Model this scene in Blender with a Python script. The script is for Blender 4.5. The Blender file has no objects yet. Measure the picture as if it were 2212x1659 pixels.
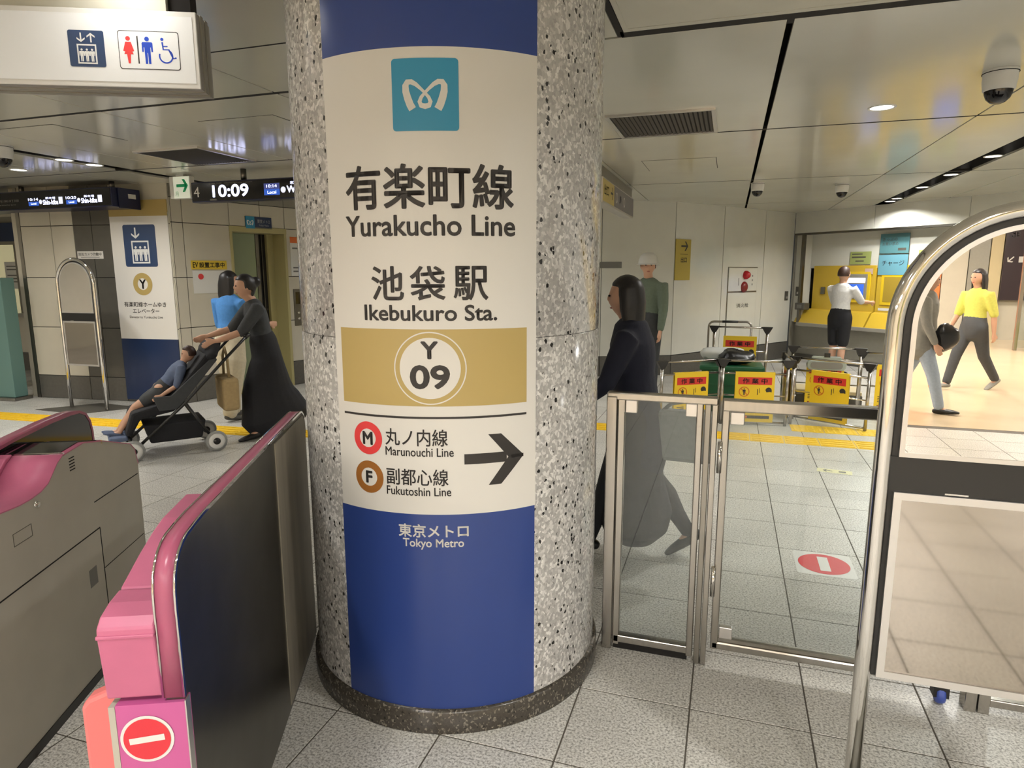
import bpy, bmesh, math, random
from mathutils import Vector, Matrix
from math import sin, cos, radians, pi, sqrt, atan2
random.seed(7)
S = bpy.context.scene
COL = S.collection

# ---------------------------------------------------------------- camera
FX, YAW, PITCH, ROLL, CAMH = 1416.9, .31758, .1695, -.00195, 1.55
def cam_axes():
    f = Vector((-sin(YAW)*cos(PITCH), cos(YAW)*cos(PITCH), -sin(PITCH)))
    r = Vector((cos(YAW), sin(YAW), 0)); u = r.cross(f)
    return r*cos(ROLL)+u*sin(ROLL), -r*sin(ROLL)+u*cos(ROLL), f
CR, CU, CF = cam_axes()
cd = bpy.data.cameras.new('camera'); cam = bpy.data.objects.new('camera', cd); COL.objects.link(cam)
cd.sensor_fit = 'HORIZONTAL'; cd.sensor_width = 36; cd.lens = FX/2212*36; cd.clip_start = .05; cd.clip_end = 100
M = Matrix((CR, CU, -CF)).transposed().to_4x4(); M.translation = (0, 0, CAMH); cam.matrix_world = M
S.camera = cam
def project(p):                                   # used only to rank floor tiles by their size in view
    v = Vector(p)-Vector((0, 0, CAMH)); z = v.dot(CF)
    if z < .05: return None
    return 1106+FX*v.dot(CR)/z, 829.5-FX*v.dot(CU)/z

# ---------------------------------------------------------------- world, exposure
w = bpy.data.worlds.new('world'); S.world = w; w.use_nodes = True
w.node_tree.nodes['Background'].inputs[0].default_value = (.9, .93, 1, 1)
w.node_tree.nodes['Background'].inputs[1].default_value = .05
S.view_settings.view_transform = 'Standard'; S.view_settings.look = 'None'
S.view_settings.exposure = -1.0; S.view_settings.gamma = 1; S.view_settings.use_curve_mapping = False
cy = S.cycles; cy.adaptive_threshold = .05; cy.use_light_tree = False; cy.max_bounces = 5; cy.diffuse_bounces = 2; cy.glossy_bounces = 3; cy.transmission_bounces = 4; cy.transparent_max_bounces = 8; cy.caustics_reflective = False; cy.caustics_refractive = False
LAMP_W = 40.0            # power of one ceiling downlight
HALL_W = 270.0           # power of one ceiling panel lamp in the shopping hall behind
LAMP_COL = (1, .985, .95)

# ---------------------------------------------------------------- materials
def lin(c):
    return tuple(((x/255)/12.92 if x/255 <= .04045 else ((x/255+.055)/1.055)**2.4) for x in c[:3])+(1,)
MATS = {}
def mat(name, rgb=(128, 128, 128), rough=.5, metal=0, spec=.5, var=0, scale=20, bump=0, bscale=60, emit=0, ecol=None, coat=0, stretch=None):
    if name in MATS: return MATS[name]
    m = bpy.data.materials.new(name); m.use_nodes = True; nt = m.node_tree; b = nt.nodes['Principled BSDF']
    c = lin(rgb); b.inputs['Base Color'].default_value = c
    b.inputs['Roughness'].default_value = rough; b.inputs['Metallic'].default_value = metal
    b.inputs['Specular IOR Level'].default_value = spec
    b.inputs['Coat Weight'].default_value = coat; b.inputs['Coat Roughness'].default_value = .05
    if emit:
        b.inputs['Emission Color'].default_value = lin(ecol or rgb); b.inputs['Emission Strength'].default_value = emit
    if var or bump:
        tc = nt.nodes.new('ShaderNodeTexCoord'); mp = nt.nodes.new('ShaderNodeMapping')
        nt.links.new(tc.outputs['Object'], mp.inputs[0])
        if stretch: mp.inputs['Scale'].default_value = stretch
    if var:
        n = nt.nodes.new('ShaderNodeTexNoise'); n.inputs['Scale'].default_value = scale; n.inputs['Detail'].default_value = 3
        nt.links.new(mp.outputs[0], n.inputs[0])
        r = nt.nodes.new('ShaderNodeValToRGB'); lo = tuple(x*(1-var) for x in c[:3])+(1,); hi = tuple(min(1, x*(1+var)) for x in c[:3])+(1,)
        r.color_ramp.elements[0].position = .3; r.color_ramp.elements[1].position = .7
        r.color_ramp.elements[0].color = lo; r.color_ramp.elements[1].color = hi
        nt.links.new(n.outputs[0], r.inputs[0]); nt.links.new(r.outputs[0], b.inputs['Base Color'])
    if bump:
        n2 = nt.nodes.new('ShaderNodeTexNoise'); n2.inputs['Scale'].default_value = bscale; n2.inputs['Detail'].default_value = 2
        nt.links.new(mp.outputs[0], n2.inputs[0]); bp = nt.nodes.new('ShaderNodeBump'); bp.inputs['Strength'].default_value = bump; bp.inputs['Distance'].default_value = .01
        nt.links.new(n2.outputs[0], bp.inputs['Height']); nt.links.new(bp.outputs[0], b.inputs['Normal'])
    MATS[name] = m; return m

def granite(name, base, light, dark, rough=.35, scale=260, dscale=120):
    m = bpy.data.materials.new(name); m.use_nodes = True; nt = m.node_tree; b = nt.nodes['Principled BSDF']; N = nt.nodes.new; L = nt.links.new
    tc = N('ShaderNodeTexCoord'); oi = N('ShaderNodeObjectInfo')
    geo = N('ShaderNodeNewGeometry')
    v = N('ShaderNodeTexNoise'); v.inputs['Scale'].default_value = scale; v.inputs['Detail'].default_value = 3; v.inputs['Roughness'].default_value = .65
    L(geo.outputs['Position'], v.inputs[0])
    r = N('ShaderNodeValToRGB'); e = r.color_ramp.elements
    e[0].position = .36; e[0].color = lin(dark); e[1].position = .62; e[1].color = lin(light)
    k = e.new(.48); k.color = lin(base)
    L(v.outputs[0], r.inputs[0])
    n2 = N('ShaderNodeTexNoise'); n2.inputs['Scale'].default_value = 2.2; n2.inputs['Detail'].default_value = 5; L(geo.outputs['Position'], n2.inputs[0])
    mr = N('ShaderNodeMapRange'); mr.inputs['From Min'].default_value = .3; mr.inputs['From Max'].default_value = .7; mr.inputs['To Min'].default_value = .86; mr.inputs['To Max'].default_value = 1.06
    L(n2.outputs[0], mr.inputs[0])
    rr = N('ShaderNodeMapRange'); rr.inputs['To Min'].default_value = .93; rr.inputs['To Max'].default_value = 1.05; L(oi.outputs['Random'], rr.inputs[0])
    mm = N('ShaderNodeMath'); mm.operation = 'MULTIPLY'; L(mr.outputs[0], mm.inputs[0]); L(rr.outputs[0], mm.inputs[1])
    mx = N('ShaderNodeVectorMath'); mx.operation = 'SCALE'; L(r.outputs[0], mx.inputs[0]); L(mm.outputs[0], mx.inputs['Scale'])
    L(mx.outputs[0], b.inputs['Base Color'])
    b.inputs['Roughness'].default_value = rough; b.inputs['Specular IOR Level'].default_value = .4
    MATS[name] = m; return m

def terrazzo(name, base, light, dark, pl, pd, scale, rough=.12):
    m = bpy.data.materials.new(name); m.use_nodes = True; nt = m.node_tree; b = nt.nodes['Principled BSDF']; N = nt.nodes.new; L = nt.links.new
    tc = N('ShaderNodeTexCoord'); mp = N('ShaderNodeMapping'); mp.inputs['Scale'].default_value = (1, 1, .8); L(tc.outputs['Object'], mp.inputs[0])
    n0 = N('ShaderNodeTexNoise'); n0.inputs['Scale'].default_value = 90; L(mp.outputs[0], n0.inputs[0])
    ad = N('ShaderNodeVectorMath'); ad.operation = 'MULTIPLY_ADD'; ad.inputs[1].default_value = (.012, .012, .012)
    L(n0.outputs['Color'], ad.inputs[0]); L(mp.outputs[0], ad.inputs[2])
    v = N('ShaderNodeTexVoronoi'); v.inputs['Scale'].default_value = scale; L(ad.outputs[0], v.inputs['Vector'])
    sp = N('ShaderNodeSeparateColor'); L(v.outputs['Color'], sp.inputs[0])
    r = N('ShaderNodeValToRGB'); r.color_ramp.interpolation = 'LINEAR'; e = r.color_ramp.elements
    e[0].position = 0; e[0].color = lin(tuple(x*.88 for x in base)); e[1].position = 1; e[1].color = lin(light)
    k = e.new(1-pl); k.color = lin(base)
    L(sp.outputs[0], r.inputs[0])
    v2 = N('ShaderNodeTexVoronoi'); v2.inputs['Scale'].default_value = scale*.66; L(ad.outputs[0], v2.inputs['Vector'])
    s2 = N('ShaderNodeSeparateColor'); L(v2.outputs['Color'], s2.inputs[0])
    lt = N('ShaderNodeMath'); lt.operation = 'LESS_THAN'; lt.inputs[1].default_value = pd; L(s2.outputs[1], lt.inputs[0])
    ds = N('ShaderNodeMath'); ds.operation = 'LESS_THAN'; ds.inputs[1].default_value = .46; L(v2.outputs['Distance'], ds.inputs[0])
    an = N('ShaderNodeMath'); an.operation = 'MULTIPLY'; L(lt.outputs[0], an.inputs[0]); L(ds.outputs[0], an.inputs[1])
    mix = N('ShaderNodeMix'); mix.data_type = 'RGBA'; L(an.outputs[0], mix.inputs['Factor']); L(r.outputs[0], mix.inputs['A']); mix.inputs['B'].default_value = lin(dark)
    L(mix.outputs['Result'], b.inputs['Base Color']); b.inputs['Roughness'].default_value = rough
    MATS[name] = m; return m

def glass(name, tint=(.93, .955, .945), film=.05, filmcol=(200, 205, 200)):
    m = bpy.data.materials.new(name); m.use_nodes = True; nt = m.node_tree; N = nt.nodes.new; L = nt.links.new
    for n in list(nt.nodes): nt.nodes.remove(n)
    o = N('ShaderNodeOutputMaterial'); t = N('ShaderNodeBsdfTransparent'); t.inputs[0].default_value = tint+(1,)
    g = N('ShaderNodeBsdfGlossy'); g.inputs['Roughness'].default_value = .01
    d = N('ShaderNodeBsdfDiffuse'); d.inputs[0].default_value = lin(filmcol)
    fr = N('ShaderNodeFresnel'); fr.inputs[0].default_value = 1.5
    m1 = N('ShaderNodeMixShader'); m1.inputs[0].default_value = film; L(t.outputs[0], m1.inputs[1]); L(d.outputs[0], m1.inputs[2])
    m2 = N('ShaderNodeMixShader'); L(fr.outputs[0], m2.inputs[0]); L(m1.outputs[0], m2.inputs[1]); L(g.outputs[0], m2.inputs[2])
    L(m2.outputs[0], o.inputs[0]); MATS[name] = m; return m

granite('floor_granite', (204, 200, 191), (234, 231, 224), (142, 138, 131), rough=.3, scale=120)
terrazzo('terrazzo', (182, 178, 173), (230, 227, 221), (36, 34, 34), .45, .095, 118)
terrazzo('dark_terrazzo', (72, 67, 60), (132, 124, 112), (44, 41, 38), .18, .1, 170, .2)
glass('fence_glass', film=.055)
mat('grout', (92, 86, 77), .9)
mat('enamel', (220, 218, 206), .16, spec=.5, var=.03, scale=3)
mat('ceiling_enamel', (212, 209, 194), .13, spec=.5, var=.03, scale=2, bump=.02, bscale=2)
mat('ceiling_matt', (204, 200, 184), .55, var=.05, scale=4)
mat('dark_gap', (22, 19, 17), .9)
mat('wall_cream', (205, 198, 180), .25, var=.03, scale=4)
mat('wall_dark', (84, 81, 74), .35, var=.08, scale=8)
mat('skirting', (92, 89, 82), .4, var=.1, scale=30)
mat('steel', (172, 167, 160), .22, 1, var=.06, scale=60, stretch=(1, 1, .05))
mat('steel_dull', (150, 146, 139), .34, 1, var=.08, scale=50, stretch=(1, 1, .05))
mat('steel_dark', (112, 109, 101), .34, 1, var=.15, scale=5)
mat('steel_stained', (158, 150, 134), .5, .35, var=.16, scale=5, stretch=(3, 3, .35))
mat('chrome', (215, 212, 208), .07, 1)
mat('mirror', (238, 234, 230), .0, 1)
mat('mirror_smoked', (172, 163, 153), .05, 1)
mat('aluminium', (214, 210, 206), .3, .85)
mat('black_plastic', (24, 23, 22), .4)
mat('black_gloss', (18, 16, 18), .08)
mat('pink', (196, 106, 138), .38, var=.05, scale=12, bump=.03, bscale=300)
mat('pink_magenta', (196, 92, 150), .35)
mat('pink_band', (172, 88, 116), .3)
mat('gate_grey', (186, 180, 166), .5, var=.07, scale=4)
mat('flap_salmon', (226, 120, 118), .5)
mat('sign_white', (228, 223, 214), .35)
mat('sign_blue', (44, 66, 132), .3)
mat('sign_gold', (184, 160, 98), .35)
mat('sign_ink', (44, 40, 38), .5)
mat('logo_blue', (48, 140, 178), .35)
mat('logo_white', (235, 235, 232), .4)
mat('line_red', (224, 66, 66), .4)
mat('line_brown', (156, 100, 44), .4)
mat('white_paint', (228, 226, 220), .4)
mat('no_entry_red', (216, 52, 64), .4)
mat('yellow', (232, 196, 36), .45)
mat('yellow_tactile', (240, 196, 38), .55, var=.06, scale=30)
mat('yellow_machine', (208, 174, 56), .35)
mat('red_print', (206, 48, 38), .4)
mat('navy', (30, 48, 84), .35)
mat('navy_deep', (14, 22, 60), .3)
mat('icon_navy', (46, 68, 104), .35)
mat('teal', (104, 138, 131), .45)
mat('beige_tile', (222, 200, 166), .18, var=.03, scale=2)
mat('beige', (206, 190, 150), .4)
mat('lamp_white', (255, 253, 248), .5, emit=14, ecol=(255, 250, 240))
mat('hall_lamp', (255, 250, 240), .5, emit=6, ecol=(255, 248, 235))
mat('lightbox', (232, 232, 230), .4, emit=.2, ecol=(236, 236, 236))
mat('screen_white', (235, 235, 255), .3, emit=1.8, ecol=(232, 236, 255))
mat('screen_blue', (60, 110, 230), .3, emit=.9, ecol=(60, 110, 235))
mat('screen_black', (10, 10, 16), .15)
mat('exit_panel', (232, 236, 220), .4, emit=.7, ecol=(236, 240, 215))
mat('exit_green', (20, 150, 96), .4, emit=.25, ecol=(20, 150, 96))
mat('elevator_green', (150, 162, 128), .2)
mat('elevator_beige', (178, 168, 118), .35)
mat('label_yellow', (222, 190, 60), .4)
mat('grey_print', (120, 118, 112), .5)
mat('sky_card', (104, 158, 174), .5)
mat('sky_card_dark', (84, 130, 136), .5)
mat('green_card', (160, 170, 100), .5)
mat('counter_grey', (150, 146, 136), .35)
mat('panel_grey', (146, 142, 130), .4, var=.03)
mat('orange', (232, 120, 60), .5)
mat('green_bin', (22, 84, 52), .4)
mat('clear_grey', (150, 158, 150), .2)
mat('cord', (60, 56, 50), .6)
mat('blue_wheel', (60, 80, 160), .4)
mat('skin', (206, 160, 132), .5)
mat('hair', (22, 18, 18), .45, var=.3, scale=60)
mat('hair_brown', (60, 38, 28), .5, var=.3, scale=60)
mat('eye', (26, 20, 18), .2)
mat('lip', (170, 96, 88), .5)
for n_, c_ in dict(cloth_blue=(78, 140, 208), cloth_black=(26, 26, 30), cloth_charcoal=(62, 64, 66), cloth_navy=(24, 26, 42), cloth_white=(224, 222, 218), cloth_beige=(206, 194, 166), cloth_tan=(176, 152, 108), cloth_yellow=(226, 224, 110), cloth_grey=(140, 138, 130), jean=(170, 184, 200), cloth_green=(104, 116, 100), bag_grey=(150, 150, 146), cloth_slate=(92, 104, 130)).items():
    mat(n_, c_, .85, var=.06, scale=40, bump=.15, bscale=40)
for n_ in ('lamp_white', 'hall_lamp', 'lightbox', 'screen_white', 'screen_blue', 'exit_panel', 'exit_green'): MATS[n_].cycles.emission_sampling = 'NONE'
m_ = lambda n: MATS[n] if isinstance(n, str) else n

# ---------------------------------------------------------------- geometry helpers
def link(o, parent=None):
    COL.objects.link(o)
    if parent: o.parent = parent
    return o
def tag(o, label=None, cat=None, group=None, kind=None):
    for k, v in (('label', label), ('category', cat), ('group', group), ('kind', kind)):
        if v: o[k] = v
    return o
def thing(name, label, cat, loc=(0, 0, 0), rotz=0, group=None, kind=None):
    o = bpy.data.objects.new(name, None); o.empty_display_size = .1; o.location = loc; o.rotation_euler = (0, 0, rotz)
    link(o); return tag(o, label, cat, group, kind)

class MB:
    def __init__(s): s.v = []; s.f = []; s.sm = []; s.mi = []; s.cur = 0
    def add(s, vs, fs, smooth=False):
        o = len(s.v); s.v += [tuple(p) for p in vs]
        for f in fs: s.f.append(tuple(i+o for i in f)); s.sm.append(smooth); s.mi.append(s.cur)
        return s
    def box(s, x0, x1, y0, y1, z0, z1, ch=0):
        if ch <= 0:
            vs = [(x, y, z) for z in (z0, z1) for y in (y0, y1) for x in (x0, x1)]
            fs = [(0, 2, 3, 1), (4, 5, 7, 6), (0, 1, 5, 4), (2, 6, 7, 3), (0, 4, 6, 2), (1, 3, 7, 5)]
            return s.add(vs, fs)
        bm = bmesh.new(); bmesh.ops.create_cube(bm, size=1)
        for v in bm.verts: v.co = ((x0+x1)/2+v.co.x*(x1-x0), (y0+y1)/2+v.co.y*(y1-y0), (z0+z1)/2+v.co.z*(z1-z0))
        bmesh.ops.bevel(bm, geom=bm.edges[:], offset=ch, segments=2, profile=.5, affect='EDGES')
        s.bm(bm); return s
    def bm(s, bm, smooth=False):
        bm.verts.index_update()
        s.add([v.co[:] for v in bm.verts], [[v.index for v in f.verts] for f in bm.faces], smooth); bm.free(); return s
    def lathe(s, prof, n=24, cx=0, cy=0, smooth=True, axis='z', c=(0, 0, 0)):
        vs = []; k = len(prof)
        for i in range(n):
            a = 2*pi*i/n
            for r, z in prof:
                if axis == 'z': vs.append((cx+r*cos(a), cy+r*sin(a), z))
                elif axis == 'y': vs.append((c[0]+r*cos(a), c[1]+z, c[2]+r*sin(a)))
                else: vs.append((c[0]+z, c[1]+r*cos(a), c[2]+r*sin(a)))
        fs = []
        for i in range(n):
            j = (i+1) % n
            for q in range(k-1): fs.append((i*k+q, j*k+q, j*k+q+1, i*k+q+1))
        return s.add(vs, fs, smooth)
    def tube(s, pts, r, n=10, closed=False, caps=True):
        pts = [Vector(p) for p in pts]; rs = r if isinstance(r, (list, tuple)) else [r]*len(pts)
        k = len(pts); vs = []; ref = None
        for i, p in enumerate(pts):
            if closed: t = pts[(i+1) % k]-pts[i-1]
            else: t = pts[min(i+1, k-1)]-pts[max(i-1, 0)]
            t.normalize()
            if ref is None: ref = t.orthogonal().normalized()
            ref = (ref-t*ref.dot(t))
            ref = ref.normalized() if ref.length > 1e-6 else t.orthogonal().normalized()
            b = t.cross(ref)
            for j in range(n):
                a = 2*pi*j/n; vs.append(p+(ref*cos(a)+b*sin(a))*rs[i])
        fs = []
        for i in range(k if closed else k-1):
            i2 = (i+1) % k
            for j in range(n): fs.append((i*n+j, i*n+(j+1) % n, i2*n+(j+1) % n, i2*n+j))
        s.add(vs, fs, True)
        if caps and not closed:
            s.add(vs[:n], [tuple(range(n))[::-1]]); s.add(vs[-n:], [tuple(range(n))])
        return s
    def prism(s, poly, axis, d0, d1):
        """polygon extruded: axis 'y': poly=(x,z); axis 'x': poly=(y,z); axis 'z': poly=(x,y)"""
        n = len(poly)
        P = {'y': lambda a, b, d: (a, d, b), 'x': lambda a, b, d: (d, a, b), 'z': lambda a, b, d: (a, b, d)}[axis]
        vs = [P(a, b, d0) for a, b in poly]+[P(a, b, d1) for a, b in poly]
        fs = [tuple(range(n)), tuple(range(2*n-1, n-1, -1))]+[(i, i+n, (i+1) % n+n, (i+1) % n) for i in range(n)]
        o = len(s.f); s.add(vs, fs)
        return s
    def loft(s, pts, rads, n=14, ref=(1, 0, 0), cap=True):
        pts = [Vector(p) for p in pts]; k = len(pts); R = Vector(ref)
        secs = []
        for i, p in enumerate(pts):
            t = (pts[min(i+1, k-1)]-pts[max(i-1, 0)]).normalized()
            q = R-t*R.dot(t)
            if q.length < .2: q = Vector((0, 1, 0))-t*t.y
            q.normalize(); b = t.cross(q); rx, ry = rads[i] if isinstance(rads[i], (tuple, list)) else (rads[i], rads[i])
            secs.append((p, q, b, rx, ry, t))
        if cap:
            p, q, b, rx, ry, t = secs[0]; e = min(rx, ry); secs = [(p-t*e*.85, q, b, rx*.45, ry*.45, t), (p-t*e*.5, q, b, rx*.85, ry*.85, t)]+secs
            p, q, b, rx, ry, t = secs[-1]; e = min(rx, ry); secs += [(p+t*e*.5, q, b, rx*.85, ry*.85, t), (p+t*e*.85, q, b, rx*.45, ry*.45, t)]
        vs = []
        for p, q, b, rx, ry, t in secs:
            for j in range(n): a = 2*pi*j/n; vs.append(p+q*(rx*cos(a))+b*(ry*sin(a)))
        fs = [(i*n+j, i*n+(j+1) % n, (i+1)*n+(j+1) % n, (i+1)*n+j) for i in range(len(secs)-1) for j in range(n)]
        fs += [tuple(range(n))[::-1], tuple(range((len(secs)-1)*n, len(secs)*n))]
        return s.add(vs, fs, True)
    def ball(s, c, r, n=16, m=10, fn=None):
        rx, ry, rz = r if isinstance(r, (tuple, list)) else (r, r, r); vs = []
        for i in range(m+1):
            th = pi*i/m
            for j in range(n):
                ph = 2*pi*j/n; d = Vector((sin(th)*cos(ph), sin(th)*sin(ph), cos(th)))
                p = Vector((d.x*rx, d.y*ry, d.z*rz))
                if fn: p = fn(d, p)
                vs.append(Vector(c)+p)
        fs = [(i*n+j, (i+1)*n+j, (i+1)*n+(j+1) % n, i*n+(j+1) % n) for i in range(m) for j in range(n)]
        return s.add(vs, fs, True)
    def mesh(s, name, mats):
        me = bpy.data.meshes.new(name); me.from_pydata(s.v, [], s.f)
        for mm in (mats if isinstance(mats, (list, tuple)) else [mats]): me.materials.append(m_(mm) if isinstance(mm, str) else mm)
        me.polygons.foreach_set('use_smooth', s.sm); me.polygons.foreach_set('material_index', s.mi)
        bm = bmesh.new(); bm.from_mesh(me); bmesh.ops.remove_doubles(bm, verts=bm.verts, dist=1e-6); bmesh.ops.recalc_face_normals(bm, faces=bm.faces); bm.to_mesh(me); bm.free()
        me.update(); return me
    def build(s, name, mats, parent=None, bevel=0, loc=None):
        o = bpy.data.objects.new(name, s.mesh(name, mats)); link(o, parent)
        if loc: o.location = loc
        if bevel:
            md = o.modifiers.new('bevel', 'BEVEL'); md.width = bevel; md.segments = 2; md.limit_method = 'ANGLE'; md.angle_limit = radians(35)
        return o
def part(name, mats, parent, fn, bevel=0):
    b = MB(); fn(b); return b.build(name, mats, parent, bevel)
def pbox(name, mats, parent, *a, bevel=0, ch=0):
    return MB().box(*a, ch=ch).build(name, mats, parent, bevel)
def arc(cx, cy, r, a0, a1, n=16): return [(cx+r*cos(radians(a0+(a1-a0)*i/n)), cy+r*sin(radians(a0+(a1-a0)*i/n))) for i in range(n+1)]
def rrect(x0, x1, z0, z1, r, n=5):
    return arc(x1-r, z0+r, r, -90, 0, n)+arc(x1-r, z1-r, r, 0, 90, n)+arc(x0+r, z1-r, r, 90, 180, n)+arc(x0+r, z0+r, r, 180, 270, n)
def copy_tree(o, parent=None):
    c = o.copy(); COL.objects.link(c); c.parent = parent
    for ch in list(o.children): copy_tree(ch, c)
    return c

# flat print: 2-D geometry in (x, z), facing local -y
class Flat:
    def __init__(s): s.v = []; s.f = []
    def poly(s, pts):
        o = len(s.v); s.v += [tuple(p) for p in pts]; s.f.append(tuple(range(o, o+len(pts)))); return s
    def rect(s, x0, x1, z0, z1): return s.poly([(x0, z0), (x1, z0), (x1, z1), (x0, z1)])
    def disc(s, x, z, r, n=32, rz=None): return s.poly([(x+r*cos(2*pi*i/n), z+(rz or r)*sin(2*pi*i/n)) for i in range(n)])
    def ring(s, x, z, r0, r1, n=40, a0=0, a1=360):
        o = len(s.v); full = abs(a1-a0) >= 360; k = n if full else n+1
        for i in range(k):
            a = radians(a0+(a1-a0)*i/n); s.v += [(x+r0*cos(a), z+r0*sin(a)), (x+r1*cos(a), z+r1*sin(a))]
        for i in range(n): j = (i+1) % k; s.f.append((o+2*i, o+2*i+1, o+2*j+1, o+2*j))
        return s
    def stroke(s, pts, w):
        pts = [Vector(p) for p in pts]; ws = w if isinstance(w, (list, tuple)) else [w]*len(pts); o = len(s.v)
        for i, p in enumerate(pts):
            t = (pts[min(i+1, len(pts)-1)]-pts[max(i-1, 0)]).normalized(); n = Vector((-t.y, t.x))*ws[i]/2
            s.v += [tuple(p+n), tuple(p-n)]
        for i in range(len(pts)-1): s.f.append((o+2*i, o+2*i+1, o+2*i+3, o+2*i+2))
        return s
    def arrow(s, x, z, size, ang=0, w=.2):
        """plain arrow pointing along ang (degrees), total length = size"""
        c, n = cos(radians(ang)), sin(radians(ang)); T = lambda a, b: (x+a*c-b*n, z+a*n+b*c)
        h = size/2; ww = size*w
        s.poly([T(-h, -ww/2), T(h*.72, -ww/2), T(h*.72, ww/2), T(-h, ww/2)])
        k = ww*.72
        s.poly([T(h, 0), T(h-ww*1.2, 0), T(-h*.02, h*.86), T(-h*.02+ww*1.15, h*.86)])
        s.poly([T(h, 0), T(-h*.02+ww*1.15, -h*.86), T(-h*.02, -h*.86), T(h-ww*1.2, 0)])
        return s
    def text(s, body, x0, x1, z0, z1, bold=.0, fit=True, sp=1.0):
        cu = bpy.data.curves.new('txt', 'FONT'); cu.body = body; cu.space_character = sp; cu.resolution_u = 4
        ob = bpy.data.objects.new('txt', cu); me = ob.to_mesh()
        if len(me.vertices):
            xs = [v.co.x for v in me.vertices]; ys = [v.co.y for v in me.vertices]
            a, b, c, d = min(xs), max(xs), min(ys), max(ys); kx = (x1-x0)/max(b-a, 1e-6); kz = (z1-z0)/max(d-c, 1e-6)
            e = bold*min(kx, kz)*.9; kx = (x1-x0-2*e)/max(b-a, 1e-6); kz = (z1-z0-2*e)/max(d-c, 1e-6)
            if not fit: kx = kz = min(kx, kz)
            # heavier strokes: the same outline printed again with tiny shifts
            for dx, dz in ([(0, 0)] if e <= 0 else [(e*cos(k*pi/4), e*sin(k*pi/4)) for k in range(8)]):
                o = len(s.v)
                s.v += [((x0+x1)/2+(v.co.x-(a+b)/2)*kx+dx, (z0+z1)/2+(v.co.y-(c+d)/2)*kz+dz) for v in me.vertices]
                s.f += [tuple(i+o for i in p.vertices) for p in me.polygons]
        ob.to_mesh_clear(); bpy.data.objects.remove(ob); bpy.data.curves.remove(cu); return s
    def bmesh(s):
        bm = bmesh.new(); vs = [bm.verts.new((x, 0, z)) for x, z in s.v]
        for f in s.f:
            try: bm.faces.new([vs[i] for i in f])
            except ValueError: pass
        for f in bm.faces:
            f.normal_update()
            if f.normal.y > 0: f.normal_flip()
        return bm
    def place(s, name, mats, parent, y=-.001, matrix=None):
        bm = s.bmesh(); me = bpy.data.meshes.new(name); bm.to_mesh(me); bm.free(); me.materials.append(m_(mats))
        o = bpy.data.objects.new(name, me); link(o, parent); o.location = (0, y, 0)
        if matrix: o.matrix_local = matrix
        if name in ('print', 'small_print'): o['kind'] = 'stuff'      # tiny illegible print
        return o
    def wrap(s, name, mats, parent, R, step=.014):
        """bend around a cylinder of radius R about the local z axis; x is arc length, front is local -y"""
        bm = s.bmesh(); xs = [v[0] for v in s.v]; x = min(xs)+step
        while x < max(xs):
            bmesh.ops.bisect_plane(bm, geom=bm.verts[:]+bm.edges[:]+bm.faces[:], plane_co=(x, 0, 0), plane_no=(1, 0, 0), dist=1e-5); x += step
        for v in bm.verts:
            a = v.co.x/R-pi/2; v.co = (R*cos(a), R*sin(a), v.co.z)
        me = bpy.data.meshes.new(name); bm.to_mesh(me); bm.free(); me.materials.append(m_(mats))
        for p in me.polygons: p.use_smooth = True
        return link(bpy.data.objects.new(name, me), parent)

def man_icon(F, x, z, h, woman=False):
    """little standing figure, feet at z, height h"""
    F.disc(x, z+h*.9, h*.085, 16)
    if woman: F.poly([(x-h*.1, z+h*.78), (x+h*.1, z+h*.78), (x+h*.2, z+h*.45), (x+h*.13, z+h*.43), (x+h*.17, z+h*.33), (x+h*.07, z+h*.33), (x+h*.04, z), (x-h*.04, z), (x-h*.07, z+h*.33), (x-h*.17, z+h*.33), (x-h*.13, z+h*.43), (x-h*.2, z+h*.45)])
    else: F.poly([(x-h*.17, z+h*.79), (x+h*.17, z+h*.79), (x+h*.2, z+h*.74), (x+h*.2, z+h*.43), (x+h*.14, z+h*.43), (x+h*.13, z+h*.6), (x+h*.11, z+h*.6), (x+h*.1, z), (x+h*.015, z), (x+h*.01, z+h*.4), (x-h*.01, z+h*.4), (x-h*.015, z), (x-h*.1, z), (x-h*.11, z+h*.6), (x-h*.13, z+h*.6), (x-h*.14, z+h*.43), (x-h*.2, z+h*.43), (x-h*.2, z+h*.74)])
    return F
def elevator_icon(parent, x0, x1, z0, z1, y, arrows, bg='icon_navy', fg='logo_white'):
    w = x1-x0; h = z1-z0
    Flat().poly(rrect(x0, x1, z0, z1, w*.06)).place('pictogram_ground', bg, parent, y)
    F = Flat(); cx = (x0+x1)/2
    bx0, bx1, bz0, bz1 = cx-w*.27, cx+w*.27, z0+h*.08, z0+h*.62; t = w*.04
    F.rect(bx0, bx1, bz0, bz0+t).rect(bx0, bx1, bz1-t, bz1).rect(bx0, bx0+t, bz0+t, bz1-t).rect(bx1-t, bx1, bz0+t, bz1-t)
    for k in (-1, 0, 1): man_icon(F, cx+k*w*.145, bz0+t*1.6, h*.36)
    for ax, an in arrows: F.arrow(cx+ax*w, z0+h*.8, h*.26, an, .16)
    F.place('pictogram_elevator', fg, parent, y-.0008)
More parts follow.
